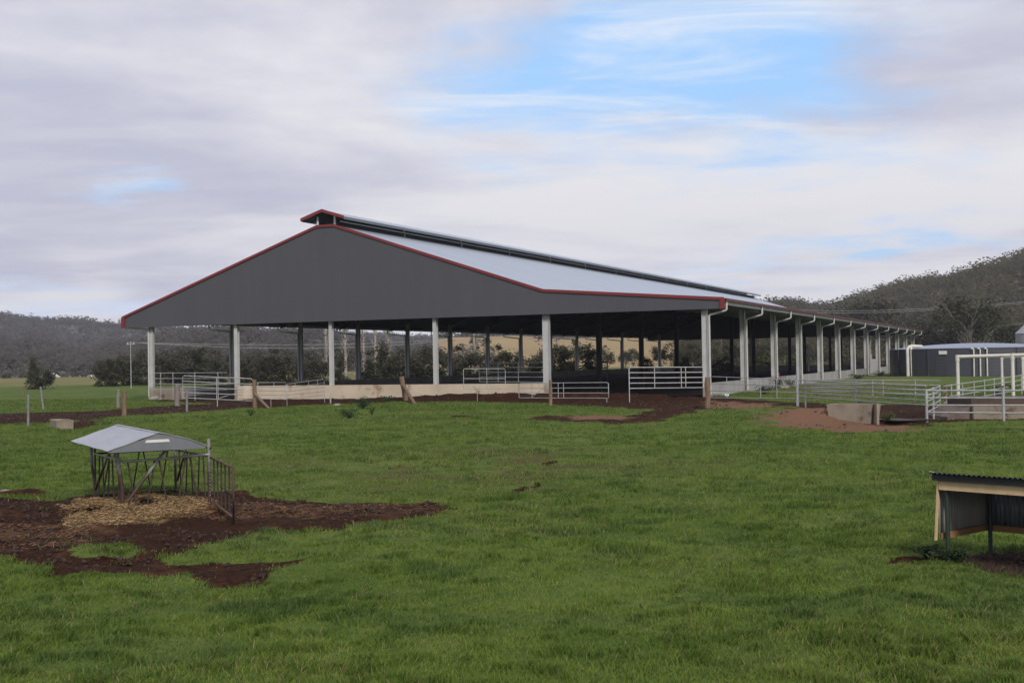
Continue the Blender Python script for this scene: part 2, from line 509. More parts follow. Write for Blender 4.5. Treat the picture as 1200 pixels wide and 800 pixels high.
def ground_material():
    m, nt, p = newmat('paddock')
    g = N(nt, 'ShaderNodeNewGeometry'); co = g.outputs['Position']
    def A(n): return N(nt, 'ShaderNodeAttribute', attribute_name=n).outputs['Fac']
    n1 = noise(nt, co, .18, 5); n2 = noise(nt, co, 1.4, 6, .65); n3 = noise(nt, co, 9, 5, .7)
    grass = mixc(nt, ramp(nt, n1, .35, .65), (.062, .099, .019), (.094, .135, .030))
    grass = mixc(nt, ramp(nt, n2, .42, .75), grass, (.118, .142, .038))
    grass = mixc(nt, ramp(nt, n2, .46, .28), grass, (.042, .060, .018))
    grass = mixc(nt, A('yell'), grass, mixc(nt, ramp(nt, n2, .4, .6), (.14, .15, .05), (.10, .125, .04)))
    grass = mixc(nt, A('dry'), grass, mixc(nt, ramp(nt, n1, .4, .6), (.22, .18, .08), (.15, .145, .06)))
    grass = mixc(nt, A('worn'), grass, (.085, .060, .032))
    mudc = mixc(nt, ramp(nt, n3, .35, .65), (.015, .0062, .0034), (.044, .0185, .0088))
    mudc = mixc(nt, ramp(nt, n2, .5, .72), mudc, (.080, .031, .0145))
    mudc = mixc(nt, A('dirt'), mudc, mixc(nt, n3, (.120, .060, .035), (.20, .118, .074)))
    hay = mixc(nt, ramp(nt, n3, .35, .65), (.10, .055, .028), (.26, .165, .08))
    mudc = mixc(nt, math_(nt, 'MULTIPLY', A('hay'), ramp(nt, n2, .30, .60)), mudc, hay)
    edge = math_(nt, 'ADD', A('mud'), math_(nt, 'MULTIPLY', math_(nt, 'SUBTRACT', n3, .5), .7))
    mm = ramp(nt, edge, .42, .58)
    # loose earth without a mud polygon still shows as earth
    mm = math_(nt, 'MAXIMUM', mm, math_(nt, 'MULTIPLY', A('dirt'), ramp(nt, n2, .46, .54)))
    col = mixc(nt, mm, grass, mudc)
    L(nt, col, p.inputs['Base Color'])
    r = N(nt, 'ShaderNodeMapRange'); L(nt, mm, r.inputs['Value']); r.inputs['To Min'].default_value = .95; r.inputs['To Max'].default_value = .9
    L(nt, r.outputs[0], p.inputs['Roughness'])
    p.inputs['Specular IOR Level'].default_value = .06
    b = N(nt, 'ShaderNodeBump'); b.inputs['Strength'].default_value = .9; b.inputs['Distance'].default_value = .08
    hh = math_(nt, 'ADD', math_(nt, 'MULTIPLY', n3, .6), n2)
    L(nt, hh, b.inputs['Height']); L(nt, b.outputs[0], p.inputs['Normal'])
    return m


me = bigmesh('ground', np.stack([xf, yf, zz], 1), fq, 4, ground_material(), dict(mud=mud, dirt=dirt, hay=hayp, worn=wornm, dry=dry, yell=yell), True)
o = bpy.data.objects.new('ground', me); COL.objects.link(o); tag(o, kind='structure')


def gz(x, y):
    xa = np.array([x], float); ya = np.array([y], float)
    m_ = float(mud_at(xa, ya)[0])
    return float(h_at(xa, ya)[0]) - .07 * m_


# ------------------------------------------------------------------ grass blades (stuff)
def grass():
    n = 540000
    # density falls with distance so blades stay about a pixel wide
    u = rng.random(n)
    y0, y1 = 9.0, 120.0
    Y = y0 * (y1 / y0) ** (u ** .92)
    X = (rng.random(n) * 2 - 1) * (Y * .46 + 6.0)
    # clumping
    keep = rng.random(n) < (.35 + .9 * fbm(X / .45, Y / .45, 21, 3))
    X, Y = X[keep], Y[keep]
    m = mud_at(X, Y); d = maskof(DIRT, X, Y); w = worn_at(X, Y)
    wband = worn_band(X, Y) * sstep(.36, .60, fbm(X / 2.0, Y / 1.1, 35, 4))
    bare = np.maximum(np.maximum(m, d * .97 * sstep(.40, .56, fbm(X / 1.1, Y / .8, 97, 3))), np.maximum(w * .8, wband * .45))
    keep = rng.random(len(X)) > bare * .985
    # nothing grows inside the barn
    lx, ly = (X + 33.2), (Y - 115)
    bx = lx * .917 - ly * .3988; by = lx * .3988 + ly * .917
    keep &= ~((bx > -.5) & (bx < 52.5) & (by > -.5))
    X, Y, bare, wr = X[keep], Y[keep], bare[keep], wband[keep]
    n = len(X)
    Z = h_at(X, Y) - .07 * bare
    nb = 3
    X = np.repeat(X, nb); Y = np.repeat(Y, nb); Z = np.repeat(Z, nb)
    N_ = len(X)
    sp = .02 + .0022 * Y
    X = X + rng.normal(size=N_) * sp; Y = Y + rng.normal(size=N_) * sp
    tall = .74 * fbm(X / .36, Y / .27, 40, 3) + .26 * fbm(X / 1.5, Y / 1.2, 46, 2); big = fbm(X / 5, Y / 5, 44, 3)
    H = (.022 + .36 * np.clip(tall - .42, 0, 1) ** 1.2 + .03 * rng.random(N_)) * (.65 + .7 * big)
    W = (.0032 + .00024 * Y) * (.7 + .6 * rng.random(N_))
    az = rng.random(N_) * 2 * PI
    lean = (.25 + .75 * rng.random(N_)) * H
    la = rng.random(N_) * 2 * PI
    dx, dy = np.cos(az) * W, np.sin(az) * W
    lx, ly = np.cos(la) * lean + .15 * H, np.sin(la) * lean
    base = np.stack([X, Y, Z - .01], 1)
    v0 = base + np.stack([-dx, -dy, 0 * X], 1)
    v1 = base + np.stack([dx, dy, 0 * X], 1)
    mid = base + np.stack([lx * .35, ly * .35, H * .6], 1)
    v2 = mid + np.stack([dx * .7, dy * .7, 0 * X], 1)
    v3 = mid + np.stack([-dx * .7, -dy * .7, 0 * X], 1)
    tip = base + np.stack([lx, ly, H * .95], 1)
    v4 = tip + np.stack([dx * .15, dy * .15, 0 * X], 1)
    v5 = tip - np.stack([dx * .15, dy * .15, 0 * X], 1)
    vs = np.stack([v0, v1, v2, v3, v4, v5], 1).reshape(-1, 3)
    k = np.arange(N_, dtype=np.int32)[:, None] * 6
    f = np.concatenate([k + np.array([[0, 1, 2, 3]]), k + np.array([[3, 2, 4, 5]])], 1).reshape(-1)
    patch = fbm(X / 2.2, Y / 2.2, 55, 3); fine = fbm(X / .5, Y / .5, 57, 2)
    r = np.clip(.12 + .28 * rng.random(N_) + .75 * (patch * .5 + fine * .5 - .25) * 1.9 - .42 * sstep(.54, .68, tall), 0, 1)
    hue = np.clip(sstep(.50, .68, fbm(X / 1.1, Y / .9, 75, 4)) * (.6 + .4 * rng.random(N_)), 0, 1)
    hue = np.maximum(hue, (rng.random(N_) < .06) * .8)
    straw = (rng.random(N_) < .02 + .07 * sstep(.5, .7, fbm(X / 3, Y / 2, 88, 3)) + .22 * np.repeat(wr, nb) + .38 * maskof(YELL, X, Y)).astype(float)
    m_, nt, p = newmat('grass_blade')
    at = N(nt, 'ShaderNodeAttribute', attribute_name='rnd'); st = N(nt, 'ShaderNodeAttribute', attribute_name='straw')
    col = mixc(nt, at.outputs['Fac'], (.066, .113, .018), (.168, .228, .041))
    col = mixc(nt, math_(nt, 'MULTIPLY', N(nt, 'ShaderNodeAttribute', attribute_name='hue').outputs['Fac'], .5), col, (.058, .098, .040))
    col = mixc(nt, st.outputs['Fac'], col, (.24, .20, .10))
    L(nt, col, p.inputs['Base Color']); p.inputs['Roughness'].default_value = .6; p.inputs['Specular IOR Level'].default_value = .1
    tr = N(nt, 'ShaderNodeBsdfTranslucent'); L(nt, col, tr.inputs[0])
    mx = N(nt, 'ShaderNodeMixShader'); mx.inputs[0].default_value = .3
    L(nt, p.outputs[0], mx.inputs[1]); L(nt, tr.outputs[0], mx.inputs[2])
    out = [q for q in nt.nodes if q.type == 'OUTPUT_MATERIAL'][0]; L(nt, mx.outputs[0], out.inputs[0])
    me = bigmesh('grass', vs, f, 4, m_, dict(rnd=np.repeat(r, 6), straw=np.repeat(straw, 6), hue=np.repeat(hue, 6)), True)
    o = bpy.data.objects.new('grass', me); COL.objects.link(o)
    tag(o, 'short green pasture grass covering the whole paddock', 'grass', kind='stuff')


grass()


# straw scattered under the feeder, clods in the mud (stuff)
def straw(name, label, lst, dens_area, n, size, zlift, mat, hump=None):
    X = []; Y = []
    for poly, soft in lst:
        xs = [p.x for p in poly]; ys = [p.y for p in poly]
        x = rng.uniform(min(xs), max(xs), n); y = rng.uniform(min(ys), max(ys), n)
        k = rng.random(n) < maskof([(poly, soft * 2.2)], x, y) * sstep(.28, .62, fbm(x / .6, y / .45, 83, 4))
        X.append(x[k]); Y.append(y[k])
    X = np.concatenate(X); Y = np.concatenate(Y); n = len(X)
    Z = h_at(X, Y) - .07 + zlift * rng.random(n)
    if hump is not None: Z = Z + hump(X, Y)
    c = np.stack([X, Y, Z], 1)
    a = rng.random(n) * 2 * PI; tl = (rng.random(n) - .4) * .8
    d = np.stack([np.cos(a), np.sin(a), tl], 1) * (size * (.5 + rng.random(n)))[:, None]
    s = np.stack([-np.sin(a), np.cos(a), 0 * a], 1) * .0028
    s[:, 2] = .0035
    vs = np.stack([c - d - s, c + d - s, c + d + s, c - d + s], 1).reshape(-1, 3)
    me = bigmesh(name, vs, np.arange(4 * n, dtype=np.int32), 4, mat, dict(rnd=np.repeat(rng.random(n), 4)))
    o = bpy.data.objects.new(name, me); COL.objects.link(o)
    return tag(o, label, 'hay', kind='stuff')


def straw_mat(c1, c2):
    m, nt, p = newmat('straw')
    at = N(nt, 'ShaderNodeAttribute', attribute_name='rnd')
    L(nt, mixc(nt, at.outputs['Fac'], c1, c2), p.inputs['Base Color']); p.inputs['Roughness'].default_value = .8
    return m


fc = G(165, 592)
straw('scattered_hay', 'loose golden hay trampled around the base of the hay feeder', HAYP, 0, 100000, np.array(.036), .09, straw_mat((.075, .040, .018), (.40, .265, .12)),
      lambda x, y: .17 * np.exp(-((x - fc.x) / 1.5) ** 2 - ((y - fc.y) / 1.0) ** 2) * (.5 + fbm(x / .3, y / .3, 19, 3)))
straw('dropped_hay', 'thin brown hay litter lying over the mud beside the feeder', HAYP2, 0, 11000, np.array(.038), .03, straw_mat((.034, .015, .0075), (.19, .095, .042)))


def clods():
    X = []; Y = []
    for poly, soft in [MUD[0], MUD[8], MUD[6], MUD[11]]:
        xs = [p.x for p in poly]; ys = [p.y for p in poly]
        n = 9000
        x = rng.uniform(min(xs), max(xs), n); y = rng.uniform(min(ys), max(ys), n)
        k = rng.random(n) < maskof([(poly, soft)], x, y) * (fbm(x / .8, y / .8, 91, 3) > .45)
        X.append(x[k]); Y.append(y[k])
    X = np.concatenate(X); Y = np.concatenate(Y); n = len(X)
    Z = h_at(X, Y) - .06
    s = (.012 + .035 * rng.random(n) ** 3) * (1 + Y / 60)
    base = np.array([(1, 0, 0), (0, 1, 0), (-1, 0, 0), (0, -1, 0), (0, 0, .8), (0, 0, -.4)])
    jit = base[None] + rng.normal(size=(n, 6, 3)) * .25
    vs = (np.stack([X, Y, Z], 1)[:, None, :] + jit * s[:, None, None]).reshape(-1, 3)
    f = np.array([(0, 1, 4), (1, 2, 4), (2, 3, 4), (3, 0, 4), (1, 0, 5), (2, 1, 5), (3, 2, 5), (0, 3, 5)], np.int32)
    ff = (np.arange(n, dtype=np.int32)[:, None, None] * 6 + f[None]).reshape(-1)
    me = bigmesh('mud_clods', vs, ff, 3, straw_mat((.014, .006, .0038), (.050, .0205, .0105)), dict(rnd=np.repeat(rng.random(n), 6)))
    o = bpy.data.objects.new('mud_clods', me); COL.objects.link(o)
    tag(o, 'dark red brown clods of trodden mud lying in the bare patches', 'mud', kind='stuff')


clods()

# puddle beside the concrete trough
mb = MB()
pc = G(1058, 493.6)
ring = []
for k in range(28):
    a = 2 * PI * k / 28
    rr = 1 + .25 * math.sin(3 * a + 1) + .15 * math.sin(5 * a)
    ring.append((pc.x + 1.25 * rr * math.cos(a), pc.y + .9 * rr * math.sin(a), .0))
pzz = max(gz(q[0], q[1]) for q in ring) + .012
ring = [(q[0], q[1], pzz) for q in ring]
mb.add(ring, [tuple(range(28))])
wm, nt, p = newmat('puddle_water')
p.inputs['Base Color'].default_value = (.05, .04, .035, 1); p.inputs['Roughness'].default_value = .05; p.inputs['Specular IOR Level'].default_value = .6
tag(mb.build('puddle', wm), kind='structure')

# ------------------------------------------------------------------ the barn
B0 = Vector((-33.2, 115, 0)); BROT = math.atan2(-.3988, .917)
UG = Vector((.917, -.3988, 0)); UL = Vector((.3988, .917, 0))
LEN = 161.2; BAY = 12.4; WID = 52.1; XB = 39.2
EL, ZL = -2.9, 7.50      # left eave
TL, TRr, ZT = 18.35, 20.05, 14.75   # roof edges at the ridge opening
ZB = 8.46; ER, ZR = 53.75, 7.30
YF, YBk = -.55, LEN + .9


def roofz(x):
    if x <= TL: return ZL + (ZT - ZL) * (x - EL) / (TL - EL)
    if x < TRr: return ZT
    if x <= XB: return ZT + (ZB - ZT) * (x - TRr) / (XB - TRr)
    return ZB + (ZR - ZB) * (x - XB) / (ER - XB)


barn = thing('barn', 'long open sided cattle barn with charcoal gable, red trim and pale steel roof', 'barn', B0, BROT)
out_poly = [(EL, 6.58), (ER, 6.58), (ER, ZR), (XB, ZB), (TRr, ZT), (TL, ZT), (EL, ZL)]
for y0, y1 in ((YF, YF + .07), (YBk - .07, YBk)):
    MB().prism(out_poly, y0, y1).build('gable_cladding', MT['gable'], barn)
TOPS = [(EL, ZL), (TL, ZT), (TRr, ZT), (XB, ZB), (ER, ZR)]
for yc in (YF - .06, YBk + .06):
    mb = MB()
    for (x0, z0), (x1, z1) in zip(TOPS[:-1], TOPS[1:]):
        mb.prism([(x0, z0 - .10), (x1, z1 - .10), (x1, z1 + .12), (x0, z0 + .12)], yc - .06, yc + .06)
    mb.box(EL - .05, EL + .30, yc - .065, yc + .065, 6.56, ZL + .02)
    mb.box(ER - .30, ER + .05, yc - .065, yc + .065, 6.56, ZR + .02)
    mb.build('barge_trim', MT['red'], barn)
for (x0, z0), (x1, z1) in (((EL, ZL), (TL, ZT)), ((TRr, ZT), (XB, ZB)), ((XB, ZB), (ER, ZR))):
    dz = .08
    MB().prism([(x0, z0 + .03), (x1, z1 + .03), (x1, z1 + dz), (x0, z0 + dz)], YF, YBk).build('roof_sheet', MT['roof'], barn)
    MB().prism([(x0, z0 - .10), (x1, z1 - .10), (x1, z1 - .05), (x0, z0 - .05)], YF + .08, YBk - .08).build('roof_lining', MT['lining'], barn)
# gutters, fascia
for x, z, s in ((ER, ZR, 1), (EL, ZL, -1)):
    MB().box(min(x, x + .16 * s), max(x, x + .16 * s), YF + .1, YBk - .1, z - .17, z + .05).build('gutter', MT['maroon'], barn)
    MB().box(min(x - .06 * s, x - .22 * s), max(x - .06 * s, x - .22 * s), YF + .1, YBk - .1, z - .42, z - .14).build('eave_beam', MT['galv'], barn)


def icol(mb, x, y, z0, z1, depth, fl, along='x', tf=.03):
    """steel I column, web along x or y"""
    if along == 'x':
        mb.box(x - depth / 2, x - depth / 2 + tf, y - fl / 2, y + fl / 2, z0, z1)
        mb.box(x + depth / 2 - tf, x + depth / 2, y - fl / 2, y + fl / 2, z0, z1)
        mb.box(x - depth / 2 + tf, x + depth / 2 - tf, y - .012, y + .012, z0, z1)
    else:
        mb.box(x - fl / 2, x + fl / 2, y - depth / 2, y - depth / 2 + tf, z0, z1)
        mb.box(x - fl / 2, x + fl / 2, y + depth / 2 - tf, y + depth / 2, z0, z1)
        mb.box(x - .012, x + .012, y - depth / 2 + tf, y + depth / 2 - tf, z0, z1)


for k in range(14):
    y = k * BAY
    for x in (0, XB, WID):
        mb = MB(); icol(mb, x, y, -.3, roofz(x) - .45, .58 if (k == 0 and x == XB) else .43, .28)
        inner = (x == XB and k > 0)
        c = mb.build('column', MT['shaded_steel'] if inner else MT['col'], barn)
        if inner: tag(c, 'interior column coloured dark for the roof shade')
    # rafters
    for x0, x1, ms in ((-2.6, TL + .3, 'shaded_steel'), (TRr - .3, XB + .2, 'shaded_steel'), (XB - .2, ER - .3, 'galv')):
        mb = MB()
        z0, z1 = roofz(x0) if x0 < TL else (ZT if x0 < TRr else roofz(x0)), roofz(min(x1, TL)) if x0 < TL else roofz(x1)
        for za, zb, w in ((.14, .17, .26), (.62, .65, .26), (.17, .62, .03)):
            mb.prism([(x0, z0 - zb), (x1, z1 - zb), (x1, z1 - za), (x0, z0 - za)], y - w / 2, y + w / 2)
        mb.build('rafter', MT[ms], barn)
    for s, xc, xe, ze in ((1, WID, ER + .04, ZR), (-1, 0, EL - .04, ZL)):
        xp = xc + s * .335
        pts = [(xe, y - .02, ze - .1), (xe, y - .02, ze - .74), (xe - s * .03, y - .02, ze - .82), (xe - s * .11, y - .02, ze - .87), (xp + s * .10, y - .02, ze - 1.14), (xp + s * .03, y - .02, ze - 1.19), (xp, y - .02, ze - 1.28), (xp, y - .02, .15)]
        MB().tube(pts, .085, 8).build('downpipe', MT['downpipe'], barn)
for yy_ in (0, LEN):
    for x, w in ((9.46, .36), (19.27, .30), (29.3, .34)):
        mb = MB(); icol(mb, x, yy_, -.3, roofz(x) - .3, .34, w, 'y')
        mb.build('wind_column', MT['col'], barn)
# concrete walls
MB().box(9.7, 39.0, -.32, -.12, -.4, 1.12).build('front_wall', MT['conc_beige'], barn)
MB().box(.35, 3.9, -.32, -.12, -.4, .95).build('wall_stub', MT['conc_old'], barn)
MB().box(WID - .1, WID + .12, .32, LEN, -.4, 1.0).build('side_wall', MT['conc_grey'], barn)
MB().box(-.12, .1, .32, LEN, -.4, 1.0).build('side_wall', MT['conc_grey'], barn)
MB().box(.2, WID - .2, LEN + .3, LEN + .5, -.4, 1.0).build('back_wall', MT['conc_grey'], barn)
# purlins under the roof
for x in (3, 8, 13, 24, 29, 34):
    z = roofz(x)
    MB().box(x - .05, x + .05, YF + .1, YBk - .1, z - .14 - .30, z - .16).build('purlin', MT['shaded_steel'], barn)
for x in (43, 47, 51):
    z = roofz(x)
    MB().box(x - .04, x + .04, YF + .1, YBk - .1, z - .36, z - .125).build('purlin', MT['shaded_steel'], barn)
# ridge ventilator
XC = (TL + TRr) / 2
vent_side = MB().box(TRr + .02, TRr + .06, YF + .3, YBk - .3, ZT + .06, ZT + .42)
rv = vent_side.build('ridge_vent', MT['vent_net'], barn)
MB().box(TL - .06, TL - .02, YF + .3, YBk - .3, ZT + .06, ZT + .42).build('vent_upstand', MT['vent_net'], rv)
VW = 2.05; VZ = ZT + 1.28; VE = ZT + .62
for s in (-1, 1):
    x0, x1 = XC, XC + s * VW
    MB().prism([(x0, VZ), (x1, VE), (x1, VE + .05), (x0, VZ + .05)] if s > 0 else [(x1, VE), (x0, VZ), (x0, VZ + .05), (x1, VE + .05)], YF - .5, YBk + .4).build('vent_roof', MT['roof'], rv)
    MB().prism([(x0, VZ - .10), (x1, VE - .10), (x1, VE - .06), (x0, VZ - .06)] if s > 0 else [(x1, VE - .10), (x0, VZ - .10), (x0, VZ - .06), (x1, VE - .06)], YF - .42, YBk + .3).build('vent_lining', MT['vent_net'], rv)
    xa, xb = sorted((x1, x1 + s * .08))
    MB().box(xa, xb, YF - .45, YBk + .3, VE - .20, VE + .03).build('vent_gutter', MT['slate'], rv)
    xm = XC + s * (VW - .75); MB().box(xm - .04, xm + .04, YF + .3, YBk - .3, ZT + .30, ZT + .40).build('vent_rail', MT['galv'], rv)
mb = MB()
mb.prism([(XC - VW - .1, VE - .16), (XC, VZ - .14), (XC + VW + .1, VE - .16), (XC + VW + .1, VE + .10), (XC, VZ + .12), (XC - VW - .1, VE + .10)], YF - .6, YF - .5)
mb.build('vent_trim', MT['red'], rv)
for k in range(14):
    for s in (-1, 1):
        xq = XC + s * .85
        MB().box(xq - .07, xq + .07, k * BAY - .42 - .07, k * BAY - .42 + .07, ZT - .1, VE + .22).build('vent_post', MT['white'], rv)
# bedding floor
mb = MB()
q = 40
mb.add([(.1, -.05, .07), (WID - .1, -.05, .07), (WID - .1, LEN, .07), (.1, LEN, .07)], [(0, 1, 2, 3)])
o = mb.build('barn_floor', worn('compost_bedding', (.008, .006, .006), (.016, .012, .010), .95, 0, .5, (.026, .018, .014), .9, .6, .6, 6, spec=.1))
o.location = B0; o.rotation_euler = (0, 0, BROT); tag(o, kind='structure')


def BW(x, y, z=0):
    return B0 + UG * x + UL * y + Vector((0, 0, z))


# ------------------------------------------------------------------ gates, fences, posts
def lerp(a, b, t):
    return a + (b - a) * t


def panel(name, label, cat, Lf, Rt, nrail, ups=(), r=.024, mat='galv_pipe', legs=(), posts=(), brace=None, group=None, frame=True, postw=.05, rail_name='rail', below=.3):
    """Lf/Rt = (px, Y, ytop, ybot): the four corners of a tube panel seen in the photograph, at their own distance"""
    tl, bl = V(Lf[0], Lf[2], Lf[1]), V(Lf[0], Lf[3], Lf[1])
    tr, br = V(Rt[0], Rt[2], Rt[1]), V(Rt[0], Rt[3], Rt[1])
    bl.x, bl.y = tl.x, tl.y; br.x, br.y = tr.x, tr.y
    root = Vector(((tl.x + tr.x) / 2, (tl.y + tr.y) / 2, 0))
    t = thing(name, label, cat, root, 0, group)
    if frame:
        fr = MB(); c = .12
        fr.tube([bl, lerp(bl, tl, 1 - c / 2), lerp(tl, tr, .02), lerp(tl, tr, .98), lerp(br, tr, 1 - c / 2), br, lerp(bl, br, .98), lerp(bl, br, .02), bl], r, 8, False)
        fr.build('frame', MT[mat], t, root)
    rng_r = range(1, nrail - 1) if frame else range(nrail)
    for i in rng_r:
        k = i / (nrail - 1)
        MB().tube([lerp(bl, tl, k), lerp(lerp(bl, br, .5), lerp(tl, tr, .5), k) - Vector((0, 0, .008)), lerp(br, tr, k)], r, 8).build(rail_name, MT[mat], t, root)
    off = (tr - tl).cross(Vector((0, 0, 1))).normalized() * r * 1.9
    for u in ups:
        MB().tube([lerp(bl, br, u) + off, lerp(tl, tr, u) + off], r * .9, 8).build('upright', MT[mat], t, root)
    for u in legs:
        b = lerp(bl, br, u); MB().tube([(b.x, b.y, -below), b], r, 8).build('leg', MT[mat], t, root)
    for u in posts:
        b = lerp(bl, br, u); tp = lerp(tl, tr, u)
        MB().tube([(b.x, b.y, -below), (tp.x, tp.y, tp.z + .06)], postw, 10).build('post', MT[mat], t, root)
    if brace:
        (u0, k0), (u1, k1) = brace
        MB().tube([lerp(lerp(bl, br, u0), lerp(tl, tr, u0), k0) - off, lerp(lerp(bl, br, u1), lerp(tl, tr, u1), k1) - off], r * .8, 8).build('brace', MT[mat], t, root)
    return t


panel('rail_fence', 'galvanised rail fence on the concrete stub inside the barn front left bay', 'fence', (180, 113.5, 437, 456), (266, 109, 436.5, 456.5), 4, (), .028, 'galv_pipe', posts=(.1, .27, .57, .88), frame=False, postw=.035)
panel('farm_gate', 'white five rail gate with cream board, left of the barn front', 'gate', (214, 93, 440, 466), (296, 90, 443.7, 469.6), 5, (.5,), .032, 'white_rail', brace=((.48, .02), (.95, .5)), legs=(.5,))
panel('yard_panel', 'grey tube panel just right of the braced timber post by the white gate', 'gate', (302, 88, 448, 467), (335, 91, 448, 468), 5, (.55,), .020, 'galv_pipe', legs=(.45,))
panel('yard_panel', 'tilted pale tube panel rising towards the slim second barn column', 'gate', (336, 91, 450, 467), (380, 97, 444, 463), 5, (.2, .55, .8), .020, 'galv_pipe', legs=(0, 1))
panel('yard_panel', 'short rounded tube panel on one leg before the front wall', 'gate', (543, 91, 432, 455), (592, 92, 432, 455), 3, (.55,), .022, 'galv_pipe', legs=(.32,))
panel('guard_rail', 'railing of pale tube above the front wall beside the thickest column', 'railing', (561.5, 107, 425, 447), (638, 103.5, 424.5, 447.5), 5, (.3, .61), .030, 'galv_pipe')
panel('farm_gate', 'low galvanised gate hung on the timber post before the thick column', 'gate', (608, 92, 449, 466), (713, 86, 448, 466.5), 4, (.16, .46, .52), .026, 'galv_pipe', brace=((.16, .1), (.34, .9)), legs=(.98,))
panel('yard_panel', 'raised white tube panel in the open bay, before the round bale', 'gate', (737, 86, 430.5, 455), (824, 88.5, 430, 454), 5, (.33, .69, .75), .034, 'white_rail', legs=(0,))
panel('yard_panel', 'long thin rail panel from the corner post past the weeds', 'gate', (832, 84, 441, 466), (933, 75, 445, 466.5), 4, (.22, .62, .8), .026, 'galv_pipe')
panel('rail_fence', 'sagging five rail tube fence behind the concrete trough', 'fence', (936, 74, 445, 464.5), (1085, 60.5, 452.2, 474.7), 5, (), .036, 'galv_pipe', posts=(.06, .5), frame=False, postw=.045)
panel('rail_fence', 'thin rear rail fence on the yellowish grass before the water tank', 'fence', (950, 92, 444.5, 458), (1102, 84, 446, 462), 4, (), .032, 'galv_pipe', posts=(.5, .58, .82), frame=False, postw=.03)
panel('rail_fence', 'front run of galvanised yard rails nearest the grass', 'fence', (1085.5, 55.2, 457.6, 483), (1262, 52, 457, 484), 4, (), .036, 'galv_pipe', posts=(0, .525, 1), frame=False, postw=.062)
panel('rail_fence', 'short return of yard rails running back from the corner post', 'fence', (1086.5, 55.9, 457.2, 482.5), (1101, 63, 453, 475), 5, (), .034, 'galv_pipe', posts=(.45, 1), frame=False, postw=.05)
panel('rail_fence', 'long receding rails of the cattle race under the cream pipes', 'fence', (1106, 62.5, 452.5, 472), (1222, 97, 436, 452), 4, (), .030, 'galv_pipe', posts=(.05, .13, .22, .31, .4, .5, .6, .7, .8, .9, 1), frame=False, postw=.035)
panel('dark_rail', 'black steel rail stand deep inside the barn behind the open bay', 'railing', (705.5, 112, 424, 431), (711.5, 112, 424, 431), 2, (), .05, 'iron_black', legs=(1,))


def post(label, px, ytop, ybase, w, mat='timber', lean=0.0, stay=None, name='timber_post', group=None, r=None, cat='post', Y=None):
    g = G(px + lean, ybase) if Y is None else V(px + lean, ybase, Y)
    g.z = 0
    tp = V(px, ytop, g.y)
    rad = w * g.y / F / 2
    t = thing(name, label, cat, (g.x, g.y, 0), 0, group)
    mb = MB()
    n = 7
    pts = []; rs = []
    for i in range(n):
        k = i / (n - 1)
        q = Vector((g.x, g.y, -.35)).lerp(tp, k)
        q += Vector((random.uniform(-1, 1), random.uniform(-1, 1), 0)) * rad * (.18 if mat.startswith('timber') else 0)
        pts.append(q); rs.append(rad * (1.06 - .1 * k + (random.uniform(-.05, .05) if mat.startswith('timber') else 0)))
    mb.tube(pts, rs, 10)
    mb.build('post_body', MT[mat], t, (g.x, g.y, 0))
    if stay:
        s = G(stay[0], stay[1]); s.z = -.1
        MB().tube([s, Vector((g.x, g.y, 0)).lerp(tp, stay[2])], rad * .62, 8).build('stay', MT[mat], t, (g.x, g.y, 0))
    return t


post('thick grey timber post at the left end of the white gate', 208, 450.5, 474.5, 6, 'timber_grey')
post('timber post standing alone before the mud track left of the barn', 145.5, 458, 489, 5.2)
post('faint short timber post just behind the lone track post', 138.5, 456, 477, 4, 'timber_grey')
post('brown timber post with a diagonal stay at the white gate', 298.5, 445, 477, 5.2, stay=(316, 478, .5))
post('leaning timber post with a diagonal stay before the front wall', 471, 441, 469, 6.2, lean=5, stay=(487.5, 474, .62))
post('tan timber post holding the low gate before the thick column', 645, 445, 475.5, 4.2)
post('stout timber post at the right front corner column', 829.5, 442, 477.5, 6.4)
post('brown timber post standing behind the corner of the yard rails', 1108.5, 450, 474, 4)
post('pale steel post at the far left by the mud track', 33, 462, 499, 3, 'post_grey', name='steel_post')
post('slim leaning grey post behind the concrete block', 47.5, 453, 480, 2.6, 'post_grey', lean=4, name='steel_post')
post('thin brown stake far out in the left paddock', 27, 452, 463, 1.6, 'timber', name='stake')
post('short grey steel post in front of the white gate', 219, 456, 482, 2.8, 'post_grey', name='steel_post')
post('slim steel post at the foot of the slim barn column', 387.3, 462, 471.5, 1.8, 'galv_pipe', name='steel_post')
post('tall grey gate post where the thin panel meets the sagging fence', 934.5, 434, 475.5, 3.4, 'galv_pipe', name='steel_post')

# cream board on the white gate
b0 = V(285.5, 451.5, 90.2); b1 = V(294.5, 466, 90.2)
mb = MB().box(b0.x, b1.x, b0.y - .12, b0.y - .08, b1.z, b0.z)
tag(mb.build('board', MT['pale_board'], None, ((b0.x + b1.x) / 2, b0.y, b1.z)), 'cream square board fixed to the right end of the white gate', 'board')


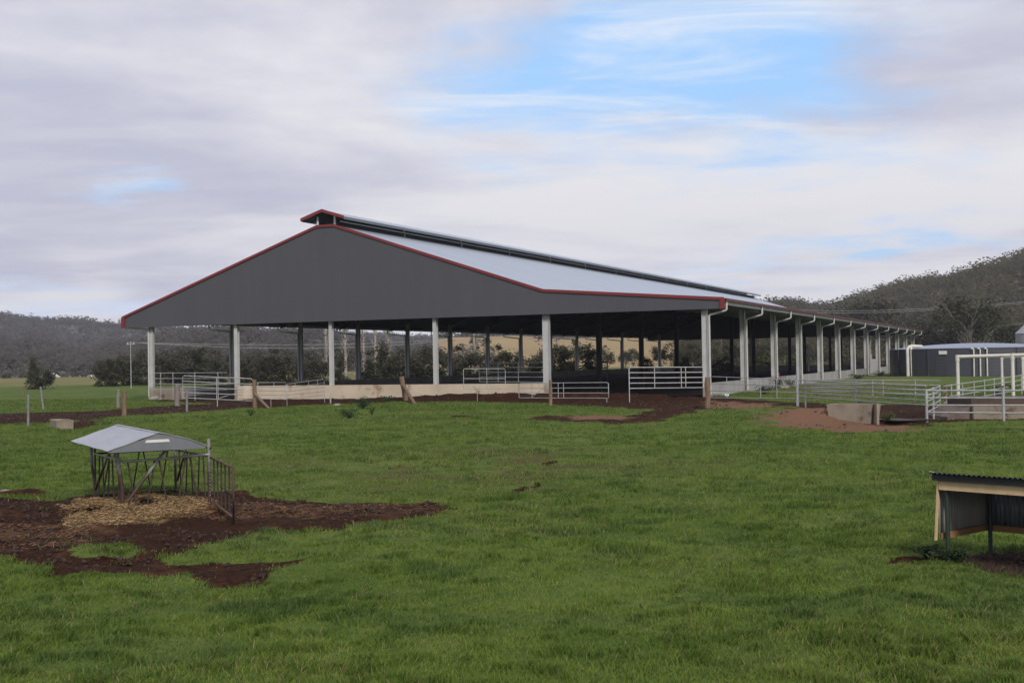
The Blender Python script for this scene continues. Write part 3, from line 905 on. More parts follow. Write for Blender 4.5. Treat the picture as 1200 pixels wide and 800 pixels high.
# concrete troughs
def trough(label, pts4, h, inner, name='concrete_trough', mat='conc_old', taper=.18):
    """hollow trough: pts4 = footprint corners"""
    c = sum((Vector(p) for p in pts4), Vector()) / 4; c.z = 0
    t = thing(name, label, 'trough', c)
    P = [Vector((p[0], p[1], 0)) for p in pts4]
    bot = [c.lerp(p, 1 - taper) for p in P]; top = [Vector((p.x, p.y, h)) for p in P]
    it = [c.lerp(p, 1 - inner) + Vector((0, 0, h)) for p in P]
    ib = [c.lerp(p, 1 - taper - inner) + Vector((0, 0, h * .35)) for p in P]
    it = [Vector((v.x, v.y, h)) for v in it]; ib = [Vector((v.x, v.y, h * .35)) for v in ib]
    bot = [Vector((v.x, v.y, -.15)) for v in bot]
    mb = MB(); vs = bot + top + it + ib
    fs = [(3, 2, 1, 0)]
    for i in range(4):
        j = (i + 1) % 4
        fs += [(i, j, 4 + j, 4 + i), (4 + i, 4 + j, 8 + j, 8 + i), (8 + i, 8 + j, 12 + j, 12 + i)]
    fs.append((12, 13, 14, 15))
    mb.add(vs, fs)
    mb.build('trough_body', MT[mat], t, c)
    return t, P


a = G(969, 494.5); b = G(1022, 495.5)
dv = Vector((b.x - a.x, b.y - a.y, 0)).normalized(); nv = Vector((-dv.y, dv.x, 0))
t_, P = trough('beige concrete trough half buried in red dirt before the tube fence', [a, b, b + nv * 1.0, a + nv * 1.0], .80, .16, taper=.10)
c = t_.location
MB().beam(Vector((b.x + .16, b.y + .1, -.1)), Vector((b.x + .16, b.y + .1, .84)), .10, .9, (0, 1, 0)).build('end_slab', MT['conc_old'], t_, c)
a = G(66, 503); b = G(86.5, 502.5); d2 = G(54, 499)
dv = Vector((b.x - a.x, b.y - a.y, 0)); ev = Vector((d2.x - a.x, d2.y - a.y, 0)) * .62
trough('small concrete block trough by the red soil on the left', [a, a + dv, a + dv + ev, a + ev], .42, .2, 'concrete_block', 'conc_old', .06)

# raised concrete pad with mud on it behind the yard rails
a = G(1141, 489); b = G(1290, 489)
t_ = thing('loading_ramp', 'brown muddy concrete ramp behind the front yard rails', 'ramp', a)
dv = Vector((b.x - a.x, b.y - a.y, 0))
nv = Vector((0, 3.2, 0))
def hexpoly(p0, p1, n, z0, z1a, z1b): return [p0 + Vector((0, 0, z0)), p1 + Vector((0, 0, z0)), p1 + n + Vector((0, 0, z0)), p0 + n + Vector((0, 0, z0)), p0 + Vector((0, 0, z1a)), p1 + Vector((0, 0, z1b)), p1 + n + Vector((0, 0, z1b)), p0 + n + Vector((0, 0, z1a))]
MB().hexa(hexpoly(a, a + dv, Vector((0, .25, 0)), -.2, .60, .60)).build('ramp_wall', MT['conc_old'], t_, a)
MB().hexa(hexpoly(a + Vector((0, .26, 0)), a + dv + Vector((0, .26, 0)), nv, -.2, .88, .88)).build('muddy_deck', worn('wet_mud', (.08, .045, .03), (.05, .03, .021), .7, 0, 1.5, None, 1, .6, .5, 10), t_, a)
aw = a + Vector((-1.1, .3, 0))
MB().hexa(hexpoly(aw, a + Vector((-.004, .3, 0)), nv, -.2, .02, .50)).build('ramp_slope', MT['muddy_conc'], t_, a)

# overhead cream pipes
def pipe_frame(label, tops, legs, r):
    p0 = legs[0]
    c = Vector((p0.x, p0.y, 0))
    t = thing('pipe_frame', label, 'pipe', c)
    MB().tube(tops, r, 12).build('overhead_pipe', MT['pvc'], t, c)
    for q, zt in zip(legs, [None] * len(legs)):
        # the leg meets the overhead pipe
        k = (q.x - tops[0].x) / (tops[-1].x - tops[0].x)
        z = tops[0].z + (tops[-1].z - tops[0].z) * k
        MB().tube([(q.x, q.y, -.2), (q.x, q.y, z)], r, 12).build('pipe_leg', MT['pvc'], t, c)
        MB().tube([(q.x, q.y, z - r * 2.4), (q.x, q.y, z + r * 1.15)], r * 1.22, 12).build('pipe_fitting', MT['pvc'], t, c)
    return t


q0, q1 = G(1123, 466), G(1187.5, 466)
zt = V(1123, 418, q0.y).z
q0.z = q1.z = 0
e = q0 + (q1 - q0) * 2.4
Y_ = q0.y
pipe_frame('front overhead cream pipe on posts above the cattle race', [Vector((q0.x, q0.y, zt)), Vector((e.x, e.y, zt + .12))], [q0, q1, q0 + (q1 - q0) * 2.3], .115)
s0 = V(1174.5, 450, 101); s0.z = 0; s1 = V(1199, 450, 100); s1.z = 0
zt2 = V(1174.5, 418.5, 101).z
pipe_frame('rear overhead cream pipe behind the cattle race rails', [Vector((s0.x, s0.y, zt2)), Vector((s0.x + (s1.x - s0.x) * 2.5, s1.y, zt2 + .1))], [s0, s1], .10)
# black valve by the pipes
c = G(1172, 466); c.z = 0
zc = V(1172, 455, c.y).z
t_ = thing('valve', 'black valve with a level arm beside the cream pipes', 'valve', c)
MB().box(c.x - .22, c.x + .12, c.y - .2, c.y + .2, 0, zc + .15).build('valve_body', MT['black'], t_, c)
MB().tube([(c.x - .1, c.y, zc + .1), (c.x + .5, c.y, zc + .14), (c.x + 1.15, c.y, zc + .08)], .06, 8).build('valve_arm', MT['black'], t_, c)

# ------------------------------------------------------------------ water tank
tcx = V(1140, 414, 165.5); tc = Vector((tcx.x, tcx.y, 0)); R = 10.45; HT = 3.5
tank = thing('water_tank', 'large round charcoal water tank with low pale blue dome', 'water tank', tc)
mb = MB(); n = 48
for k in range(n):
    a0 = 2 * PI * k / n; a1 = 2 * PI * (k + 1) / n
    mb.hexa([(math.cos(a) * rr, math.sin(a) * rr, z) for z in (-.3, HT) for a, rr in ((a0, R - .1), (a0, R + .0), (a1, R + .0), (a1, R - .1))])
mb.build('tank_wall', MT['tank'], tank)
mb = MB()
for k in range(12):
    a0 = 2 * PI * (k + .3) / 12
    ca, sa = math.cos(a0), math.sin(a0)
    mb.beam((ca * (R + .04), sa * (R + .04), 0), (ca * (R + .04), sa * (R + .04), HT + .02), .10, .16, (ca, sa, 0))
mb.build('tank_rib', MT['tank'], tank)
mb = MB(); rings = 8; rd = R * .985
vs = [(0, 0, HT + .71)]; fs = []
for i in range(1, rings + 1):
    r_ = rd * i / rings
    z_ = HT + .05 + .66 * (1 - (i / rings) ** 2)
    vs += [(r_ * math.cos(2 * PI * k / n), r_ * math.sin(2 * PI * k / n), z_) for k in range(n)]
fs += [(0, 1 + k, 1 + (k + 1) % n) for k in range(n)]
for i in range(rings - 1):
    for k in range(n):
        fs.append((1 + i * n + k, 1 + (i + 1) * n + k, 1 + (i + 1) * n + (k + 1) % n, 1 + i * n + (k + 1) % n))
mb.add(vs, fs, True); mb.build('tank_dome', MT['tank_roof'], tank)


def tank_pt(px, off=.12):
    # point on the tank wall facing the camera at image column px
    d = ray(px, 414); d = Vector((d.x, d.y)).normalized(); c2 = Vector((tc.x, tc.y))
    b_ = d.dot(c2); disc = b_ * b_ - (c2.length_squared - (R + off) ** 2)
    s = b_ - math.sqrt(max(disc, 0)); return Vector((d.x * s - tc.x, d.y * s - tc.y, 0))


q = tank_pt(1063.5, .28)
qi = Vector((q.x * .90, q.y * .90, 0))
MB().tube([(q.x, q.y, 0), (q.x, q.y, HT + .05), (q.x * .985 + .1, q.y * .985, HT + .35), (q.x + .6, q.y * .97, HT + .42), (q.x + 2.0, q.y * .90, HT + .35)], .21, 12).build('inlet_pipe', MT['pvc'], tank)
MB().tube([(q.x + .48, q.y - .12, 0), (q.x + .46, q.y - .10, HT + .1), (q.x + .5, q.y, HT + .3)], .15, 12).build('inlet_pipe', MT['pvc'], tank)
for px in (1141, 1148.5, 1156.5):
    q = tank_pt(px, .2)
    MB().tube([(q.x, q.y, 0), (q.x, q.y, HT - .15), (q.x - .08, q.y, HT - .05), (q.x - .32, q.y, HT - .05)], .095, 10).build('overflow_pipe', MT['pvc'], tank)
q = tank_pt(1105, .06)
d = Vector((-q.y, q.x, 0)).normalized(); nn = q.normalized()
mb = MB(); zc = V(1105, 413, tc.y - R).z
mb.beam(q - d * .52 + nn * .03 + Vector((0, 0, zc)), q + d * .52 + nn * .03 + Vector((0, 0, zc)), .04, .44)
mb.build('name_plate', MT['label'], tank)

# grey silo at the right edge
s_ = V(1213, 400, 205); s_.z = 0
silo = thing('feed_silo', 'pale grey steel silo with conical top behind the tank at right edge', 'silo', s_)
zb = V(1191, 391, 205).z; za = V(1207, 371, 205).z
n = 28; rs_ = 3.0
MB().tube([(0, 0, -.2), (0, 0, zb)], rs_, n).build('silo_body', MT['shed_grey'], silo)
MB().tube([(0, 0, zb + .01), (0, 0, za)], [rs_ + .12, .25], n).build('silo_cone', MT['shed_grey'], silo)

# ------------------------------------------------------------------ things in and beside the barn
c = G(754, 456.5); c.z = .05
t_ = thing('hay_bale', 'round tan hay bale inside the barn behind the white panel', 'hay bale', c)
mb = MB(); r_ = .78
pr = [(-.72, r_ * .5), (-.72, r_ * .93), (-.6, r_), (0, r_ * 1.02), (.6, r_), (.72, r_ * .93), (.72, r_ * .5)]
mb.tube([(x, 0, r_) for x, _ in pr], [q for _, q in pr], 26).build('bale_body', MT['hay'], t_)
t_.rotation_euler = (0, 0, -.35)
# red bucket on the side wall, rocks and a plank by its foot
q = V(903, 443, 113); k = ((q - B0).dot(UL))
w = BW(WID + .02, 26.5, 1.0)
t_ = thing('bucket', 'small red bucket on the side wall between barn columns', 'bucket', w)
MB().tube([(0, 0, 0), (0, 0, .26)], [.13, .17], 14).build('bucket_body', MT['plastic_red'], t_)
MB().tube([(-.17, 0, .25), (-.12, 0, .36), (0, 0, .41), (.12, 0, .36), (.17, 0, .25)], .012, 6).build('handle', MT['wire'], t_)
p0 = G(836, 463.5); p1 = G(852, 464.5)
tag(MB().beam(p0 + Vector((0, 0, .12)), p1 + Vector((0, 0, .12)), .3, .14).build('plank', MT['white'], None, p0), 'pale plank lying at the foot of the barn corner', 'plank')


def rock(px, py, s, label, group=None):
    g = G(px, py)
    r = np.random.default_rng(int(px * 7))
    mb = MB(); n = 9
    vs = []; 
    for i, (zz_, rr) in enumerate(((-.2, .8), (.15, 1.0), (.45, .8), (.6, .35))):
        for k in range(n):
            a = 2 * PI * k / n; q = s * rr * (1 + r.uniform(-.2, .2))
            vs.append((g.x + q * math.cos(a) * 1.2, g.y + q * math.sin(a), s * zz_ * 1.2 + gz(g.x, g.y)))
    fs = [(i * n + k, i * n + (k + 1) % n, (i + 1) * n + (k + 1) % n, (i + 1) * n + k) for i in range(3) for k in range(n)]
    fs.append(tuple(range(3 * n, 4 * n)))
    mb.add(vs, fs)
    return tag(mb.build('rock', MT['rock'], None, (g.x, g.y, 0)), label, 'rock', group)


rock(918, 455, .45, 'pale rock among the weeds under the barn side wall', 'rocks')
rock(395, 474.5, .2, 'small tan rock at the grass edge below the slim column', 'rocks')
rock(182, 467.5, .5, 'flat pale rock at the foot of the leftmost barn column', 'rocks')
rock(6, 573, .10, 'pale stone in the bare strip at the left picture edge', 'rocks')
# grey control cabinet by the barn side
w = BW(WID + .75, BAY * 7.15, 0)
t_ = thing('control_cabinet', 'pale grey upright cabinet beside the barn side columns', 'cabinet', w, BROT)
MB().box(-.45, .45, -.3, .3, -.1, 2.3).build('cabinet_body', MT['galv'], t_)
MB().box(-.38, .38, -.345, -.305, .2, 2.1).build('cabinet_door', MT['galv'], t_)
# white feeder post deep behind the barn
w = V(948, 428, 230); w.z = 0
t_ = thing('white_sign_post', 'white post with two pale boxes seen through the barn columns', 'post', w)
zA, zB2 = V(948, 404, 230).z, V(948, 415, 230).z
MB().box(-.16, .16, -.1, .1, -.2, zA).build('post_body', MT['white'], t_)
MB().box(-.6, .6, -.32, -.12, zB2 - .2, zA - .9).build('box_panel', MT['white'], t_)


# ------------------------------------------------------------------ hay feeder
C = Vector((-8.42, 26.2, 0))
e1 = Vector((.866, .5, 0)); e2 = Vector((-.5, .866, 0))
fd = thing('hay_feeder', 'roofed steel hay feeder with rusty legs and bars on muddy ground', 'hay feeder', C)
zE, zRd = 1.28, 1.60


def FP(u, v, z):   # u along short side, v along long side, in metres from the front base corner
    return e1 * u + e2 * v + Vector((0, 0, z))


W0, L0 = 1.85, 2.75
ru0, ru1, rv0, rv1 = -.20, 1.88, -.48, 3.40
um = (ru0 + ru1) / 2


def curve_slope(ua, za, ub, zb, bow):
    return [(ua + (ub - ua) * k / 6, za + (zb - za) * k / 6 + bow * math.sin(PI * k / 6)) for k in range(7)]


for (ua, ub, bow) in ((ru0, um, .0), (um, ru1, .035)):
    za, zb = (zE - .02, zRd) if ua == ru0 else (zRd, zE)
    cs = curve_slope(ua, za, ub, zb, bow)
    mb = MB(); nv_ = 9
    vs = []
    for dz in (0, .012):
        for i, (u, z) in enumerate(cs):
            for j in range(nv_):
                v = rv0 + (rv1 - rv0) * j / (nv_ - 1)
                vs.append(FP(u, v, z + dz + .025 * (j / (nv_ - 1)) + .006 * math.sin(i * 2 + j * 1.7)))
    fs = []; T = 7 * nv_
    for i in range(6):
        for j in range(nv_ - 1):
            a = i * nv_ + j
            fs.append((a + T, a + nv_ + T, a + nv_ + 1 + T, a + 1 + T)); fs.append((a, a + 1, a + nv_ + 1, a + nv_))
    for i in range(6):
        for j in (0, nv_ - 1):
            a = i * nv_ + j; fs.append((a, a + nv_, a + nv_ + T, a + T))
    for j in range(nv_ - 1):
        for i in (0, 6):
            a = i * nv_ + j; fs.append((a, a + 1, a + 1 + T, a + T))
    mb.add(vs, fs); mb.build('roof_sheet', MT['feeder_roof'], fd)
# ridge cap and lap seam
MB().beam(FP(um, rv0 - .01, zRd + .008), FP(um, rv1 + .01, zRd + .033), .09, .012).build('ridge_cap', MT['feeder_roof'], fd)
# gable ends
for v in (rv0 + .03, rv1 - .03):
    pts = [(ru0 + .03, zE - .05), (ru1 - .03, zE - .05), (ru1 - .03, zE - .02), (um + .55, zE + .20), (um, zRd - .02), (ru0 + .03, zE - .03)]
    vs = [FP(u, v - .01, z) for u, z in pts] + [FP(u, v + .01, z) for u, z in pts]; n = len(pts)
    MB().add(vs, [tuple(range(n - 1, -1, -1)), tuple(range(n, 2 * n))] + [(i, (i + 1) % n, (i + 1) % n + n, i + n) for i in range(n)]).build('gable_sheet', MT['feeder_gable'], fd)
MB().hexa([FP(um - .27, rv0 + .010, 1.405), FP(um + .25, rv0 + .010, 1.405), FP(um + .25, rv0 + .018, 1.405), FP(um - .27, rv0 + .018, 1.405),
           FP(um - .24, rv0 + .010, 1.46), FP(um + .22, rv0 + .010, 1.465), FP(um + .22, rv0 + .018, 1.465), FP(um - .24, rv0 + .018, 1.46)]).build('maker_plate', MT['label'], fd)


def ft(name, pts, r, mat):
    return MB().tube([FP(p[0] + .2, p[1], p[2]) for p in pts], r, 8).build(name, MT[mat], fd)


ft('leg', [(-.12, -.05, 1.24), (-.07, -.03, .8), (0, 0, .45), (.0, .0, -.12)], .045, 'feeder_leg')
ft('leg', [(-.02, L0 + .28, 1.24), (-.02, L0 + .2, .75), (0, L0 + .05, .35), (0, L0, -.12)], .032, 'feeder_leg')
ft('leg', [(0, L0 - .05, 1.24), (0, L0 - .05, -.12)], .022, 'feeder_bar')
ft('leg', [(W0, 0, 1.40), (W0, 0, -.12)], .036, 'feeder_leg')
ft('leg', [(W0, L0, 1.24), (W0, L0, -.12)], .032, 'feeder_leg')
ft('brace', [(W0 * .5, -.02, 1.20), (W0 * .44, -.04, 1.10), (.10, -.02, .16)], .035, 'feeder_leg')
ft('brace', [(0, 1.1, 1.2), (0, L0 - .1, .22)], .030, 'feeder_leg')
ft('brace', [(W0, L0 * .62, 1.2), (W0, L0 - .15, .30)], .028, 'feeder_leg')
zr = 1.02
ft('rail', [(0, -.02, zr - .02), (W0, -.02, zr + .04)], .026, 'galv_pipe')
ft('rail', [(0, L0, zr), (0, 0, zr + .0)], .022, 'galv_pipe')
ft('rail', [(W0, 0, zr), (W0, L0, zr)], .022, 'feeder_bar')
ft('rail', [(0, L0, zr), (W0, L0, zr)], .022, 'feeder_bar')
ft('eave_rail', [(-.1, -.1, zE - .08), (-.1, L0 + .2, zE - .08)], .024, 'feeder_bar')
ft('eave_rail', [(W0 + .02, -.1, zE - .08), (W0 + .02, L0 + .2, zE - .08)], .024, 'feeder_bar')
ft('base_rail', [(0, 0, .05), (W0, 0, .04), (W0, L0, .05), (0, L0, .05), (0, 0, .05)], .028, 'rust')
for i in range(5):
    u = W0 * (i + .7) / 5.6; s = .12 * (1 if i % 2 else -1)
    ft('bar', [(u + s, 0, zr), (u - s * .4, 0, .03)], .017, 'feeder_bar')
    ft('bar', [(u - s, L0, zr), (u + s * .5, L0, .03)], .017, 'feeder_bar')
for i in range(5):
    v = L0 * (i + .7) / 5.6; s = .10 * (1 if i % 2 else -1)
    ft('bar', [(0, v + s, zr), (0, v - s * .4, .03)], .017, 'feeder_bar')
    ft('bar', [(W0, v - s, zr), (W0, v + s * .5, .03)], .017, 'feeder_bar')
# chain links up the right front post
for i in range(9):
    z = .18 + i * .075
    MB().tube([FP(W0 + .2, -.055, z - .02), FP(W0 + .2, -.06, z + .02)], .014, 6).build('chain_link', MT['post_grey'], fd)
# swung-open side gate
ga = Vector((-6.43, 26.75, 0)); ga = FP(W0 + .23, -.03, 0)
gb = Vector((-5.42, 24.1, 0)) - C
gb.z = 0
gp = lambda t, z: ga.lerp(gb, t) + Vector((0, 0, z))
sg = MB().tube([gp(.0, 1.0), gp(1, 1.02), gp(1, -.06), gp(1, .06), gp(.2, .06)], .026, 8).build('side_gate', MT['rust'], fd)
for i in range(5):
    t0 = .16 + i * .17
    MB().tube([gp(t0, 1.0), gp(t0, .06)], .017, 8).build('gate_bar', MT['feeder_bar'], sg)
MB().tube([gp(.45, .5), gp(.95, .5)], .015, 8).build('gate_bar', MT['feeder_bar'], sg)

# ------------------------------------------------------------------ calf shelter
S0 = Vector((6.20, 18.13, 0)); es = Vector((.65, -.76, 0)); eb = Vector((.76, .65, 0))
LS, DS = 3.2, 1.22
sh = thing('calf_shelter', 'low open calf shelter with black corrugated roof and pale timber beam', 'shelter', S0)


def SP(u, v, z): return es * u + eb * v + Vector((0, 0, z))


for u, v, zt in ((.06, .02, 1.04), (.06, DS, .88), (LS - .06, .02, 1.04), (LS - .06, DS, .88)):
    MB().tube([SP(u, v, -.2), SP(u - .0, v, zt)], .034, 4 if False else 8).build('post', MT['green_post'], sh)
MB().hexa([SP(-.03, -.05, 1.02), SP(LS, -.05, 1.02), SP(LS, .0, 1.02), SP(-.03, .0, 1.02), SP(-.03, -.05, 1.15), SP(LS, -.05, 1.15), SP(LS, .0, 1.15), SP(-.03, .0, 1.15)]).build('front_beam', MT['pine'], sh)
MB().hexa([SP(-.10, -.10, 1.153), SP(LS + .1, -.10, 1.153), SP(LS + .1, -.07, 1.153), SP(-.10, -.07, 1.153), SP(-.10, -.10, 1.247), SP(LS + .1, -.10, 1.247), SP(LS + .1, -.07, 1.243), SP(-.10, -.07, 1.243)]).build('roof_fascia', MT['iron_black'], sh)
for zz_, u0, u1, v0, v1, mt in ((.30, .0, LS, DS + .03, DS + .07, 'pine_orange'), (.30, -.05, -.01, .02, DS + .07, 'pine_orange')):
    MB().hexa([SP(u0, v0, zz_), SP(u1, v0, zz_), SP(u1, v1, zz_), SP(u0, v1, zz_), SP(u0, v0, zz_ + .09), SP(u1, v0, zz_ + .09), SP(u1, v1, zz_ + .09), SP(u0, v1, zz_ + .09)]).build('bottom_rail', MT[mt], sh)
MB().hexa([SP(-.115, -.05, .28), SP(-.095, -.05, .28), SP(-.095, .0, .28), SP(-.115, .0, .28), SP(-.055, -.05, 1.15), SP(-.034, -.05, 1.15), SP(-.034, .0, 1.15), SP(-.055, .0, 1.15)]).build('edge_batten', MT['pine'], sh)


def corr(fun, n, amp, pitch, length):
    """corrugated sheet; fun(s, t, off) -> point"""
    m_ = int(length / pitch * 8)
    mb = MB(); vs = []
    for dz in (0, .006):
        for i in range(m_ + 1):
            s = length * i / m_; o_ = amp * math.sin(2 * PI * s / pitch) + dz
            vs += [fun(s, 0, o_), fun(s, 1, o_)]
    T = 2 * (m_ + 1); fs = []
    for i in range(m_):
        a = 2 * i
        fs += [(a, a + 2, a + 3, a + 1), (a + T, a + 1 + T, a + 3 + T, a + 2 + T), (a, a + T, a + 2 + T, a + 2), (a + 1, a + 3, a + 3 + T, a + 1 + T)]
    mb.add(vs, fs, True)
    return mb


corr(lambda s, t, o: SP(s - .12, -.15 + t * (DS + .38), 1.262 - t * .28 + o), 0, .012, .076, LS + .4).build('roof_sheet', MT['iron_black'], sh)
corr(lambda s, t, o: SP(s - .09, DS + .10 + o, .32 + t * .60), 0, .009, .076, LS).build('back_sheet', MT['iron_inside'], sh)
corr(lambda s, t, o: SP(-.075 + o, s + .02, .32 + t * (.72 - .13 * s)), 0, .009, .076, DS + .10).build('end_sheet', MT['iron_lit'], sh)
MB().hexa([SP(-.06, .02, 1.155), SP(LS, .02, 1.155), SP(LS, .07, 1.155), SP(-.06, .07, 1.155), SP(-.06, .02, 1.195), SP(LS, .02, 1.195), SP(LS, .07, 1.195), SP(-.06, .07, 1.195)]).build('roof_batten', MT['green_post'], sh)
MB().beam(SP(-.10, -.14, 1.285), SP(-.10, .2, 1.21), .05, .012).build('roof_flashing', MT['galv'], sh)


# ------------------------------------------------------------------ plants
def weed(label, px, py, w, h, n, mat='leaf_weed', seed=1, name='weed', cat='weed'):
    g = G(px, py); r = np.random.default_rng(seed)
    mb = MB(); rt = Vector((g.x, g.y, gz(g.x, g.y)))
    t = thing(name, label, cat, rt)
    stems = []
    for k in range(9):
        a = r.uniform(0, 2 * PI); q = r.uniform(.2, .45) * w
        tip = Vector((math.cos(a) * q, math.sin(a) * q, h * r.uniform(.6, 1)))
        mb.tube([(0, 0, -.05), tip * .5 + Vector((0, 0, h * .15)), tip], [.02, .014, .006], 5); stems.append(tip)
    mb.build('stem', MT['leaf_weed'], t)
    c = []
    for k in range(n):
        tip = stems[r.integers(len(stems))]; s = r.uniform(.25, 1.05)
        c.append((tip.x * s + r.normal() * w * .10, tip.y * s + r.normal() * w * .10, max(.03, tip.z * s + r.normal() * h * .08)))
    c = np.array(c); vs, f = quads_cloud(c, r.uniform(.5, 1.2, n) * .10 * w ** .7, seed, .3, .45)
    me = bigmesh('foliage', vs, f, 4, MT[mat], dict(rnd=np.repeat(r.random(n), 4)))
    o = bpy.data.objects.new('foliage', me); COL.objects.link(o); o.parent = t
    return t


WG = 'broad leaved weeds in the paddock'
weed('bushy dark green weed clump before the front wall, largest in the grass', 425, 479.5, 1.4, .75, 420, seed=1)
weed('spiky grey green weed clump nearest the camera before the front wall', 411, 490.5, 1.2, .55, 300, seed=2)
weed('small two pronged weed right of the weed clumps', 436, 486, .6, .5, 90, seed=3)
weed('small dark weed below the white gate', 294, 489, .6, .45, 80, seed=4)
weed('weed clump touching the barn side wall, left of the pale rock', 896, 461, 1.5, .8, 300, seed=5)
weed('taller weed clump behind the pale rock by the side wall', 912, 455, 1.5, 1.1, 320, seed=6)
weed('rightmost weed clump at the side wall with the pale rock', 926, 454, 1.4, .9, 300, seed=7)
weed('low weed patch at the foot of the front wall', 455, 470, 1.6, .5, 200, seed=8)
weed('nettle patch round the front post of the calf shelter', 1110, 655, .6, .16, 520, seed=9)
weed('thin nettles left of the calf shelter post', 1086, 648, .5, .14, 220, seed=10)
weed('green tuft growing between trough and puddle', 1040, 493, .9, .35, 200, 'leaf_green', 11)
weed('low weeds in the far grass near the barn side end', 1005, 444, 2.6, .6, 260, seed=12)
weed('dark weeds beside the far barn wall before the tank', 1030, 441, 2.4, .7, 240, seed=13)


# ------------------------------------------------------------------ trees
def crown_mesh(name, seed, h, w, base, nclump, nleaf, leaf, mat, shape='round'):
    r = np.random.default_rng(seed); c = []; tone = []
    for k in range(nclump):
        while True:
            p_ = r.uniform(-1, 1, 3)
            if shape == 'cone':
                lim = (1 - (p_[2] + 1) / 2) * .95 + .12
                if np.hypot(p_[0], p_[1]) < lim: break
            else:
                if np.dot(p_, p_) < 1: break
        q = np.array([p_[0] * w / 2, p_[1] * w / 2, base + (p_[2] + 1) / 2 * (h - base)])
        sg = w * r.uniform(.07, .15)
        m_ = int(nleaf / nclump * r.uniform(.6, 1.4))
        c.append(q + r.normal(size=(m_, 3)) * sg * np.array([1, 1, .75])); tone.append(np.clip(r.uniform(.1, .9) + r.normal(size=m_) * .18, 0, 1))
    c = np.concatenate(c); tone = np.concatenate(tone); kk = c[:, 2] > .15; c = c[kk]; tone = tone[kk]
    vs, f = quads_cloud(c, r.uniform(.6, 1.3, len(c)) * leaf, seed, .7, .7)
    return bigmesh(name, vs, f, 4, mat, dict(rnd=np.repeat(tone, 4)))


def trunk_mesh(name, seed, h, w, base, r0, mat, nl=7, bare=False):
    r = random.Random(seed); mb = MB()
    top = h * (.95 if bare else .8)
    pts = [Vector((0, 0, -.3))]
    for i in range(1, 7): pts.append(Vector((r.uniform(-.03, .03) * w * i / 6, r.uniform(-.03, .03) * w * i / 6, top * i / 6)))
    mb.tube(pts, [r0 * (1.15 - i / 6.3) for i in range(7)], 8)
    for k in range(nl):
        z0 = r.uniform(base * .7, top * .8); a = r.uniform(0, 2 * PI)
        ln = w * r.uniform(.25, .5) * (1.0 if not bare else .8)
        d = Vector((math.cos(a), math.sin(a), 0)); up = r.uniform(.5, 1.2) if not bare else r.uniform(1.8, 3.5)
        i = min(5, int(z0 / top * 6)); c0 = pts[i].lerp(pts[i + 1], z0 / top * 6 - i)
        e = c0 + d * ln + Vector((0, 0, ln * up))
        m_ = c0 + d * ln * .55 + Vector((0, 0, ln * up * .4))
        rr = r0 * (.5 if not bare else .35) * (1 - z0 / top * .5)
        mb.tube([c0, m_, e], [rr, rr * .65, rr * .25], 6)
        for j in range(3 if not bare else 5):
            t = r.uniform(.35, .95); s = m_.lerp(e, t); a2 = a + r.uniform(-1.3, 1.3); l2 = ln * r.uniform(.25, .55)
            e2_ = s + Vector((math.cos(a2), math.sin(a2), up * .9)) * l2
            mb.tube([s, e2_], [rr * .35, rr * .12], 5)
    return mb.mesh(name, mat)


PROTO = {}


def proto(key, cm, tm):
    PROTO[key] = (cm, tm)


for i in range(3):
    proto(('bushy', i), crown_mesh('crown', 100 + i, 1.0 * 6, 5.4, -1.6, 30, 2600, .42, MT['leaf_dark']), trunk_mesh('trunk', 100 + i, 6, 5, 1.0, .16, MT['bark']))
    proto(('gum', i), crown_mesh('crown', 200 + i, 11, 8, 3.2, 20, 1900, .50, MT['leaf_mid']), trunk_mesh('trunk', 200 + i, 11, 8, 3.5, .28, MT['bark_pale'], 9))
    proto(('pine', i), crown_mesh('crown', 300 + i, 8.3, 4.2, -.6, 30, 2200, .42, MT['leaf_dark'], 'cone'), trunk_mesh('trunk', 300 + i, 8, 4, 1.0, .18, MT['bark']))
    proto(('green', i), crown_mesh('crown', 400 + i, 5, 5, -1.2, 20, 1500, .42, MT['leaf_green']), trunk_mesh('trunk', 400 + i, 5, 5, .8, .14, MT['bark']))
    proto(('poplar', i), crown_mesh('crown', 500 + i, 17, 3.2, 3, 20, 260, .35, MT['leaf_mid'], 'cone'), trunk_mesh('trunk', 500 + i, 17, 3.2, 2.5, .42, MT['bark_pale'], 26, True))
PH = {'bushy': 6, 'gum': 11, 'pine': 8, 'green': 5, 'poplar': 17}


def tree(key, loc, s, rz, label, group=None, sx=1.0, name=None, cat='tree'):
    cm, tm = PROTO[key]
    t = thing(name or {'bushy': 'bushy_tree', 'gum': 'gum_tree', 'pine': 'conifer_tree', 'green': 'green_shrub', 'poplar': 'bare_poplar'}[key[0]], label, cat, loc, rz, group)
    t.scale = (s * sx, s * sx, s)
    for nm, me_ in (('trunk', tm), ('crown', cm)):
        o = bpy.data.objects.new(nm, me_); COL.objects.link(o); o.parent = t
    return t


def tree_px(kind, px, ytop, Y, label, i=0, sx=1.0, group=None, **kw):
    g = V(px, 430, Y); g.z = -.1
    h = V(px, ytop, Y).z
    return tree((kind, i % 3), g, max(h, 1.5) / PH[kind], random.uniform(0, 6.28), label, group, sx, **kw)


